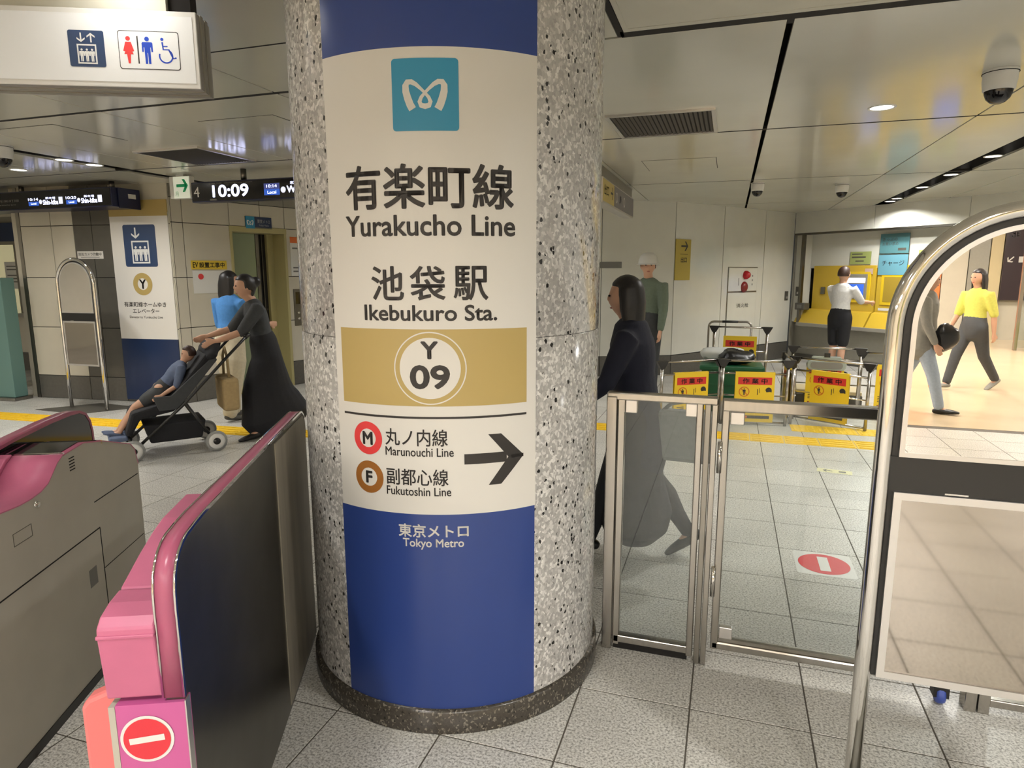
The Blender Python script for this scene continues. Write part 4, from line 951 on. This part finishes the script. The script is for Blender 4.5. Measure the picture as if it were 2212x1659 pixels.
def sack(name, label, loc, r, mt, seed):
    rd = random.Random(seed)
    def fn(d, p): return p*(1+.09*sin(5*d.x+seed)+.08*sin(7*d.y*d.z+2*seed)+.05*rd.uniform(-1, 1))
    return tag(MB().ball((0, 0, 0), r, 22, 14, fn).build(name, mt, None, loc=loc), label, 'bag')
sack('rubbish_bag', 'black plastic sack lying on top of the green crate', (.1, 7.75, .6), (.2, .17, .085), mat('sack_black', (26, 26, 28), .25), 3); sack('rubbish_bag', 'white plastic sack bulging behind the black sack on the crate', (-.03, 7.86, .615), (.26, .12, .085), mat('sack_white', (214, 216, 212), .3), 5)
gc = thing('grey_case', 'long translucent grey lamp case on the rear barrier rail', 'case', (1.06, 7.93, .53), radians(-2))
part('shell', 'clear_grey', gc, lambda b: b.prism(rrect(-.2, .2, -.06, .05, .05, 8), 'y', -.06, .05), bevel=.012); part('lid', 'clear_grey', gc, lambda b: b.prism(rrect(-.15, .15, .05, .09, .02, 5), 'y', -.045, .03), bevel=.006)
part('window', 'grey_print', gc, lambda b: b.prism(rrect(-.16, .16, -.04, .03, .03, 6), 'y', -.066, -.058)); pbox('clasp', 'black_plastic', gc, -.03, .03, -.05, -.03, .085, .13)
bxs = thing('tool_box', 'low dark tool box on the floor inside the barriers', 'box', (1.15, 8.35, 0), radians(-4))
part('shell', 'wall_dark', bxs, lambda b: b.box(-.35, .35, -.2, .2, 0, .16, ch=.015)); pbox('lid_strip', 'beige', bxs, -.34, .34, -.205, .205, .16, .2, bevel=.006)

# teal board and the dark suitcase at the far left
te = thing('teal_board', 'upright teal board on a low grey foot at the left edge', 'board', (-8.42, 5.62, 0), radians(4))
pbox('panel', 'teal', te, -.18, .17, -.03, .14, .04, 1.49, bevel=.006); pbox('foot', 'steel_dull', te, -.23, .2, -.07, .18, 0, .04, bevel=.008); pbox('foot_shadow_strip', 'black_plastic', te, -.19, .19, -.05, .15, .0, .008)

# ================================================================ SHOPPING HALL BEHIND THE CAMERA (seen in the mirrors)
for n_, a in (('wall_hall_east', (8.9, 9, -16, -3.95)), ('wall_hall_west', (-13, -12.9, -16, -3.95)), ('wall_hall_south', (-13, 9, -14.2, -14.05))):
    tag(MB().box(*a, 0, 2.87).build(n_, 'wall_cream'), kind='structure')
tag(MB().box(6.4, 9, -4.0, -3.9, 0, 2.87).build('wall_hall_return', 'wall_cream'), kind='structure')
sh = thing('shop_front', 'orange and cream panelled shop front reflected in the arched mirror', 'shop front', (4.6, -14.0, 0), pi)
for x0, x1, mt in ((-.5, .0, 'wall_cream'), (.0, .45, 'orange'), (.45, .9, 'beige'), (.9, 1.7, 'wall_cream'), (-.9, -.5, 'panel_grey'), (-1.15, -.9, 'beige')):
    pbox('shop_panel', mt, sh, x0+.01, x1-.01, -.05, .0, 0, 2.6)
db = thing('direction_board', 'dark shop directory board with white arrows, reflected at the mirror edge', 'sign', (5.75, -13.95, .9), pi)
pbox('panel', mat('plum_dark', (48, 38, 42), .3), db, -1.4, 0, -.05, 0, 0, 1.6)
Flat().text('北', -.25, -.1, 1.38, 1.5, .02).arrow(-.13, .9, .16, -45, .15).rect(-.42, -.28, .83, .96).text('口', -.6, -.46, 1.36, 1.5, .02).place('lettering', 'white_paint', db, -.051)
gs = thing('glass_screen', 'steel posted glass screen in the shopping hall, reflected in the mirror', 'screen', (5.4, -11.75, 0), pi)
for x in (0, -1.3, -2.6): pbox('post', 'steel', gs, x-.03, x+.03, -.03, .03, 0, 2.85, bevel=.004)
pbox('pane', 'fence_glass', gs, -1.27, -.03, -.005, .005, .05, 2.4); pbox('pane', 'fence_glass', gs, -2.57, -1.33, -.005, .005, .05, 2.4)
pbox('planter', 'green_card', gs, -2.5, -.1, -.35, -.15, 0, .55, bevel=.02)
for x in (-9, -4.5, -1, 2.4, 5.8):
    for y in (-5.6, -8.6, -11.6):
        t = thing('ceiling_light', 'square recessed ceiling light of the shopping hall', 'lamp', (x, y, 2.85), 0, 'shopping hall ceiling lights')
        pbox('frame', 'white_paint', t, -.45, .45, -.45, .45, -.012, 0); pbox('diffuser', 'hall_lamp', t, -.41, .41, -.41, .41, -.014, -.011)
        ld = bpy.data.lights.new('lamp', 'AREA'); ld.shape = 'SQUARE'; ld.size = .8; ld.energy = HALL_W; ld.color = (1, .97, .93)
        lo = bpy.data.objects.new('lamp_light', ld); link(lo, t); lo.location = (0, 0, -.02)

# ================================================================ PEOPLE
def remesh(b, voxel, smooth=3, name='skin'):
    me = b.mesh(name, 'skin'); o = bpy.data.objects.new(name, me); COL.objects.link(o)
    r = o.modifiers.new('r', 'REMESH'); r.mode = 'VOXEL'; r.voxel_size = voxel; r.use_smooth_shade = True
    s = o.modifiers.new('s', 'SMOOTH'); s.factor = .5; s.iterations = smooth
    dg = bpy.context.evaluated_depsgraph_get(); dg.update()
    out = bpy.data.meshes.new_from_object(o.evaluated_get(dg)); bpy.data.objects.remove(o); return out
def solid(b, name, mt, parent, voxel, smooth=3):
    me = remesh(b, voxel, smooth, name); me.materials.clear(); me.materials.append(m_(mt))
    for p in me.polygons: p.material_index = 0
    return link(bpy.data.objects.new(name, me), parent)
def rot_about(p, axis, ang): return Matrix.Rotation(ang, 3, axis) @ Vector(p)

def person(label, loc, heading, H=1.6, hair='short', hairm='hair', top='cloth_white', sleeve=.5, bottom='trousers', bm_='cloth_black', shoe='black_plastic', legs=((0, 0, 0), (0, 0, 0)), arms=((5, 8, 10), (5, 8, 10)), lean=0, hem=.12, turn=0, nod=0, skirt_hem=.3, top_len=.0, vox=.011, seated=False, flare=1.0, boots=0, tights=None):
    t = thing('person', label, 'person', loc, heading-pi/2)
    L1, L2, LA, LF = .245*H, .235*H, .165*H, .145*H
    D = lambda a: Vector((0, sin(radians(a)), -cos(radians(a))))
    J = []
    for s, (th, kn, ft) in zip((-1, 1), legs):
        hip = Vector((s*.052*H, 0, 0)); k = hip+D(th)*L1; a = k+D(th-kn)*L2
        fd = Vector((0, cos(radians(ft)), sin(radians(ft)))); up = Vector((0, -sin(radians(ft)), cos(radians(ft))))
        J.append((hip, k, a, fd, up))
    low = min(min((a-up*.042*H).z, (a-up*.042*H+fd*.1*H).z) for hip, k, a, fd, up in J)
    if seated: low = -.0
    base = Vector((0, 0, -low)); J = [(hip+base, k+base, a+base, fd, up) for hip, k, a, fd, up in J]
    pel = base.copy(); sp = Vector((0, sin(radians(lean)), cos(radians(lean)))); bk = Vector((0, cos(radians(lean)), -sin(radians(lean))))
    at = lambda h, f=0, x=0: pel+sp*(h*H)+bk*(f*H)+Vector((x*H, 0, 0))
    ax = Matrix.Rotation(radians(turn), 3, 'Z')
    neck = at(.3); headc = at(.405, .012)+Vector((0, sin(radians(nod))*.03*H, 0))
    AR = []
    for s, (fw, out, el) in zip((-1, 1), arms):
        sh = at(.275, 0, s*.105)
        d1 = Vector((s*sin(radians(out)), sin(radians(fw))*cos(radians(out)), -cos(radians(fw))*cos(radians(out))))
        d2 = Vector((s*sin(radians(out))*.3, sin(radians(fw+el)), -cos(radians(fw+el)))).normalized()
        e = sh+d1*LA; w = e+d2*LF; AR.append((sh, e, w, d2, s))
    b = MB()
    tors = [(-.03, .085, .06), (.02, .092, .064), (.08, .082, .058), (.14, .074, .052), (.2, .084, .058), (.25, .09, .056), (.285, .07, .045)]
    b.loft([at(h) for h, *_ in tors], [(x*H, y*H) for _, x, y in tors], 18)
    b.loft([at(.27), at(.32), headc-sp*.05*H], [.036*H, .031*H, .031*H], 12)
    def face(d, p):
        p = p.copy()
        if d.z < -.1: k = 1+(d.z+.1)*.34; p.x *= k; p.y *= (k*.9+.1) if d.y < 0 else 1+(d.z+.1)*.1
        if d.y > .5: p.y *= .95
        if d.y > .9 and abs(d.x) < .2: p.y += .011*H*max(0, 1-abs(d.z+.08)/.3)*(1-abs(d.x)/.2)
        if d.y > .6 and .1 < abs(d.x) < .5 and abs(d.z-.08) < .14: p.y -= .004*H
        return ax @ p
    b.ball(headc, (.047*H, .058*H, .069*H), 28, 22, face)
    for s in (-1, 1): b.ball(headc+ax @ Vector((s*.047*H, -.004*H, -.004*H)), (.006*H, .012*H, .018*H), 10, 8)
    for hip, k, a, fd, up in J:
        b.loft([hip+Vector((0, 0, .03*H)), hip, (hip+k)/2, k, (k*2+a)/3+Vector((0, -.008*H, 0)), (k+a*2)/3, a], [.055*H, .054*H, .044*H, .031*H, .033*H, .026*H, .02*H], 14)
        b.loft([a-up*.01*H, a-up*.028*H+fd*.05*H, a-up*.034*H+fd*.1*H], [(.022*H, .022*H), (.024*H, .016*H), (.022*H, .009*H)], 12)
    for sh, e, w, d2, s in AR:
        b.loft([at(.272, 0, s*.07), sh, (sh+e)/2, e, (e+w)/2, w], [.036*H, .034*H, .027*H, .022*H, .021*H, .0145*H], 12)
        side = Vector((s, 0, 0)); nrm = d2.cross(side).normalized()
        b.loft([w, w+d2*.03*H, w+d2*.052*H], [(.0105*H, .015*H), (.01*H, .022*H), (.009*H, .022*H)], 12, ref=side)
        fw_ = nrm
        for q, (o, ln) in enumerate(((-.015, .036), (-.005, .042), (.005, .04), (.015, .032))):
            p0 = w+d2*.048*H+fw_*o*H; b.loft([p0, p0+d2*ln*.5*H, p0+d2*ln*.85*H-side*ln*.35*H], [.0052*H, .005*H, .0042*H], 8)
        p0 = w+d2*.016*H+fw_*.015*H; b.loft([p0, p0+d2*.02*H+fw_*.014*H, p0+d2*.04*H+fw_*.016*H], [.0062*H, .0058*H, .0046*H], 8)
    me = remesh(b, vox*.85, 2, 'body'); me.materials.clear(); me.materials.append(m_('skin'))
    ob = link(bpy.data.objects.new('body', me), t)
    fe = MB()
    for s in (-1, 1): fe.ball(headc+ax @ Vector((s*.0185*H, .051*H, .006*H)), (.006*H, .0045*H, .0035*H), 10, 8)
    fe.build('eyes', 'eye', t); MB().ball(headc+ax @ Vector((0, .0455*H, -.036*H)), (.012*H, .006*H, .0032*H), 12, 8).build('mouth', 'lip', t)
    # hair
    hb = MB()
    def cap(d, p):
        p = p.copy()
        if d.y > .35 and d.z < .42: k = .55; p = p*k
        return ax @ p
    if hair != 'helmet' or True:
        hb.ball(headc+ax @ Vector((0, -.006*H, .006*H)), (.053*H, .063*H, .072*H), 26, 18, lambda d, p: ax @ (p*.6 if (d.y > .25 and d.z < .45) or d.z < -.45 else p))
    B_ = lambda x, y, z: headc+ax @ Vector((x*H, y*H, z*H))
    if hair in ('long', 'bob'):
        L_ = .19 if hair == 'long' else .1
        hb.loft([B_(0, -.022, .03), B_(0, -.034, -.02), B_(0, -.04, -.08), B_(0, -.035, -.02-L_)], [(.05*H, .042*H), (.053*H, .038*H), (.054*H, .03*H), (.046*H, .016*H)], 16)
        for s in (-1, 1): hb.loft([B_(s*.044, -.008, .03), B_(s*.049, -.012, -.03), B_(s*.046, -.018, -.04-L_*.6)], [(.012*H, .026*H), (.012*H, .024*H), (.009*H, .016*H)], 10)
    if hair == 'bun': hb.ball(B_(0, -.068, .03), .03*H, 14, 10); hb.loft([B_(0, -.05, -.0), B_(0, -.035, -.05)], [(.04*H, .02*H), (.03*H, .014*H)], 12)
    solid(hb, 'hair', hairm, t, vox*.9, 2)
    if hair == 'helmet':
        hl = MB().lathe([(0, .092*H), (.03*H, .088*H), (.055*H, .068*H), (.066*H, .03*H), (.067*H, .015*H)], 28)
        o = hl.build('helmet', 'white_paint', t); o.location = headc
        o2 = MB().lathe([(.06*H, .016*H), (.078*H, .012*H), (.078*H, .008*H), (.06*H, .01*H)], 28).build('helmet_brim', 'white_paint', t); o2.location = headc
    # top
    c = MB(); g = .008*H
    tt = [x for x in tors]
    if top_len > 0: g = .02*H; zs = [(-top_len, .1, .076), (-.03, .095, .07)]+tt[1:]
    else: zs = [(.035, .078, .05)]+tt[2:]
    c.loft([at(h) for h, *_ in zs], [(x*H+g, y*H+g) for _, x, y in zs], 20)
    for sh, e, w, d2, s in AR:
        pts = [at(.272, 0, s*.06), sh, (sh+e)/2]; rr = [.044*H, .043*H, .038*H]
        if sleeve >= .5: pts += [e]; rr += [.032*H]
        if sleeve >= .9: pts += [(e+w)/2, w-d2*.012*H]; rr += [.028*H, .023*H]
        c.loft(pts, rr, 12)
    solid(c, 'top', top, t, vox, 3)
    # lower garment
    c = MB()
    if bottom in ('trousers', 'shorts', 'wide'):
        c.loft([at(-.045), at(.02), at(.075)], [(.096*H, .072*H), (.104*H, .077*H), (.094*H, .071*H)], 18)
        for hip, k, a, fd, up in J:
            fl_ = 1.45 if bottom == 'wide' else 1.0
            if bottom == 'shorts': pts = [hip+Vector((0, 0, .02*H)), hip, (hip+k)/2, k+(hip-k)*(.1 if H > 1.2 else .4)]; rr = [.06*H, .062*H, .056*H, .05*H]
            else: pts = [hip+Vector((0, 0, .02*H)), hip, (hip+k)/2, k, (k+a)/2, a-(a-k)*.04]; rr = [.06*H, .061*H, .051*H*fl_, .042*H*fl_, .037*H*fl_, .033*H*fl_]
            c.loft(pts, rr, 14)
    else:
        fx = [q for J_ in J for q in (J_[1], J_[2])]; z0 = skirt_hem
        def spread(z):
            ys = []
            for hip, k, a, fd, up in J:
                for p, q in ((hip, k), (k, a)):
                    if min(p.z, q.z) <= z <= max(p.z, q.z) and abs(p.z-q.z) > 1e-4: f_ = (z-p.z)/(q.z-p.z); ys.append((p+(q-p)*f_).y)
            return (min(ys), max(ys)) if ys else (0, 0)
        P_, Rr = [at(.08)], [(.1*H, .078*H)]; fr_ = bk_ = 0
        for i in range(1, 9):
            z = pel.z+.03*H+(z0-pel.z-.03*H)*i/8; lo, hi = spread(min(z, pel.z-.01)); fr_ = max(fr_, hi*flare); bk_ = min(bk_, lo*flare)
            P_.append(Vector((0, (fr_+bk_)/2, z))); Rr.append(((.122+.01*i/8)*H, (fr_-bk_)/2+.078*H))
        c.loft(P_, Rr, 22)
    solid(c, {'trousers': 'trousers', 'shorts': 'shorts', 'wide': 'trousers'}.get(bottom, 'skirt'), bm_, t, vox, 3)
    if tights:
        c = MB()
        for hip, k, a, fd, up in J: c.loft([hip, (hip+k)/2, k, (k*2+a)/3+Vector((0, -.008*H, 0)), (k+a*2)/3, a], [.06*H, .05*H, .036*H, .038*H, .031*H, .025*H], 14)
        solid(c, 'tights', tights, t, vox*.9, 2)
    for hip, k, a, fd, up in J:
        s_ = MB(); s_.loft([a-up*.022*H-fd*.026*H, a-up*.02*H, a-up*.026*H+fd*.04*H, a-up*.031*H+fd*.085*H, a-up*.035*H+fd*.112*H], [(.02*H, .018*H), (.026*H, .024*H), (.028*H, .019*H), (.027*H, .014*H), (.019*H, .009*H)], 14)
        if boots: s_.loft([a-up*.01*H, a+(k-a)*boots], [.03*H, .036*H], 12)
        solid(s_, 'shoe', shoe, t, vox*.8, 2)
    t['H'] = H
    for k in ('H',): del t[k]
    return t, dict(hands=[w+d2*.05*H for sh, e, w, d2, s in AR], pel=pel, at=at)

deg = radians
# woman pushing the stroller, woman in blue
person('woman in dark T-shirt and long charcoal skirt pushing a stroller', (-4.12, 5.12, 0), deg(232), 1.55, 'bun', 'hair', 'cloth_charcoal', .5, 'skirt', 'cloth_black', 'black_plastic', legs=((16, 10, -6), (-14, 12, -12)), arms=((38, 6, 34), (40, 6, 34)), lean=12, nod=12, skirt_hem=.2, flare=1.2)
person('woman in a bright blue top seen from behind beside the stroller', (-4.98, 5.62, 0), deg(85), 1.56, 'long', 'hair', 'cloth_blue', .5, 'wide', 'cloth_beige', 'wall_dark', legs=((8, 6, 0), (-8, 6, -8)), arms=((8, 6, 20), (25, 8, 60)), lean=4, turn=-25)
# stroller
st = thing('stroller', 'black baby stroller with white wheels pushed by the woman', 'stroller', (-4.62, 4.42, 0), deg(232)-pi/2)
for x in (-.24, .24):
    part('push_bar', 'black_plastic', st, lambda b: b.tube([(x, -.62, .98), (x, -.42, .78), (x, -.1, .45), (x, .3, .1)], .013, 10)); part('rear_leg', 'black_plastic', st, lambda b: b.tube([(x, -.1, .45), (x, -.3, .1)], .013, 10))
    for y in (.32, -.32):
        w_ = part('wheel', 'white_paint', st, lambda b: b.lathe([(.03, -.018), (.068, -.018), (.075, -.008), (.075, .008), (.068, .018), (.03, .018)], 24, axis='x', c=(x*1.08, y, .09))); part('tyre', 'bag_grey', w_, lambda b: b.lathe([(.07, -.02), (.088, -.014), (.09, 0), (.088, .014), (.07, .02)], 24, axis='x', c=(x*1.08, y, .09))); part('wheel_hub', 'black_plastic', w_, lambda b: b.lathe([(0, -.024), (.03, -.022), (.03, .022), (0, .024)], 16, axis='x', c=(x*1.08, y, .09)))
part('handle', 'black_plastic', st, lambda b: b.tube([(-.24, -.62, .98), (-.2, -.66, 1.0), (.2, -.66, 1.0), (.24, -.62, .98)], .018, 10))
part('seat', 'cloth_black', st, lambda b: b.prism([(-.38, .86), (-.33, .9), (.02, .47), (.3, .4), (.36, .22), (.32, .2), (.24, .34), (-.02, .38)], 'x', -.21, .21), bevel=.02)
part('seat_side', 'cloth_charcoal', st, lambda b: (b.prism([(-.36, .84), (.0, .52), (.14, .52), (.1, .4), (-.04, .4), (-.38, .8)], 'x', -.235, -.21), b.prism([(-.36, .84), (.0, .52), (.14, .52), (.1, .4), (-.04, .4), (-.38, .8)], 'x', .21, .235)), bevel=.006)
part('canopy', 'cloth_black', st, lambda b: b.loft([(-.23, -.34, .84), (-.14, -.36, .9), (.14, -.36, .9), (.23, -.34, .84)], [(.05, .035), (.085, .045), (.085, .045), (.05, .035)], 16, ref=(0, .8, -.6)))
part('footrest', 'cloth_slate', st, lambda b: b.box(-.17, .17, .34, .48, .16, .2, ch=.015)); part('basket', 'cloth_black', st, lambda b: b.prism([(-.26, .28), (.22, .28), (.18, .12), (-.22, .12)], 'x', -.19, .19), bevel=.015)
part('axle', 'steel_dark', st, lambda b: (b.tube([(-.26, .32, .09), (.26, .32, .09)], .01, 8), b.tube([(-.26, -.32, .09), (.26, -.32, .09)], .01, 8)))
d_ = Vector((cos(deg(232)), sin(deg(232)), 0)); cp_ = Vector((-4.62, 4.42, 0))+d_*(.06)
person('small child in slate top reclining in the black stroller', (cp_.x, cp_.y, .53), deg(232), .98, 'short', 'hair_brown', 'cloth_slate', .5, 'shorts', 'cloth_charcoal', 'cloth_slate', legs=((62, 30, 20), (58, 22, 20)), arms=((20, 10, 40), (20, 10, 40)), lean=-40, seated=True, vox=.009)
tb_ = thing('tote_bag', 'tan tote bag hanging under the stroller handle', 'bag', (-4.32, 4.8, .32), deg(232)-pi/2)
part('body', 'cloth_tan', tb_, lambda b: b.prism([(-.17, 0), (.17, 0), (.2, .3), (-.2, .3)], 'y', -.07, .07), bevel=.03); part('strap', 'cloth_tan', tb_, lambda b: b.tube([(-.12, 0, .3), (-.1, 0, .48), (0, 0, .56), (.1, 0, .48), (.12, 0, .3)], .012, 8))

# woman walking left behind the fence, her bag
person('woman in long dark coat walking left behind the glass fence', (-.44, 3.47, 0), deg(180), 1.53, 'bob', 'hair', 'cloth_navy', .9, 'skirt', 'cloth_black', 'black_plastic', legs=((20, 4, 6), (-14, 20, -34)), arms=((22, 8, 30), (-6, 8, 4)), lean=5, skirt_hem=.25, top_len=.16, flare=.42, nod=6, tights='cloth_black')
hbag = thing('shoulder_bag', 'soft grey shoulder bag at the side of the walking woman', 'bag', (-.19, 3.44, .57), deg(175))
part('body', 'bag_grey', hbag, lambda b: b.prism([(-.17, .02), (-.12, 0), (.12, 0), (.17, .02), (.13, .27), (-.13, .27)], 'y', -.05, .05), bevel=.025); part('strap', 'bag_grey', hbag, lambda b: b.tube([(-.11, 0, .26), (-.07, 0, .3), (0, 0, .315), (.07, 0, .3), (.11, 0, .26)], .01, 8))
# helmeted worker, ticket buyer
person('worker in a white helmet standing behind the walking woman', (-.92, 8.0, 0), deg(250), 1.74, 'helmet', 'hair', 'cloth_green', .9, 'trousers', 'cloth_charcoal', 'black_plastic', arms=((8, 8, 12), (8, 8, 12)), turn=30, vox=.014)
person('woman in white top and black shorts using the ticket machine', (1.6, 10.95, 0), deg(50), 1.62, 'short', 'hair_brown', 'cloth_white', .5, 'shorts', 'cloth_black', 'black_plastic', legs=((3, 3, 0), (-2, 2, 0)), arms=((35, 8, 50), (45, 6, 40)), vox=.014, boots=.32, nod=8)
# person at the left frame edge
person('person in black coat standing at the extreme left frame edge', (-9.22, 6.05, 0), deg(60), 1.6, 'short', 'hair', 'cloth_black', .9, 'trousers', 'cloth_charcoal', 'black_plastic', vox=.014)
# reflected shoppers
person('shopper in a yellow shirt and dark trousers walking in the mirror', (3.06, -6.45, 0), deg(150), 1.6, 'long', 'hair', 'cloth_yellow', .5, 'trousers', 'cloth_charcoal', 'cloth_grey', legs=((22, 6, 6), (-18, 18, -28)), arms=((12, 8, 15), (-15, 8, 10)), vox=.013)
person('shopper in a long grey shirt and pale jeans reflected in the mirror', (2.07, -4.75, 0), deg(20), 1.6, 'short', 'hair', 'cloth_grey', .9, 'trousers', 'jean', 'black_plastic', legs=((20, 6, 6), (-20, 20, -28)), arms=((10, 8, 15), (-10, 8, 10)), top_len=.06, vox=.013)
sack('shoulder_bag', 'round black bag carried by the grey shirted shopper in the mirror', (2.24, -4.58, .84), (.13, .08, .15), 'sack_black', 9)
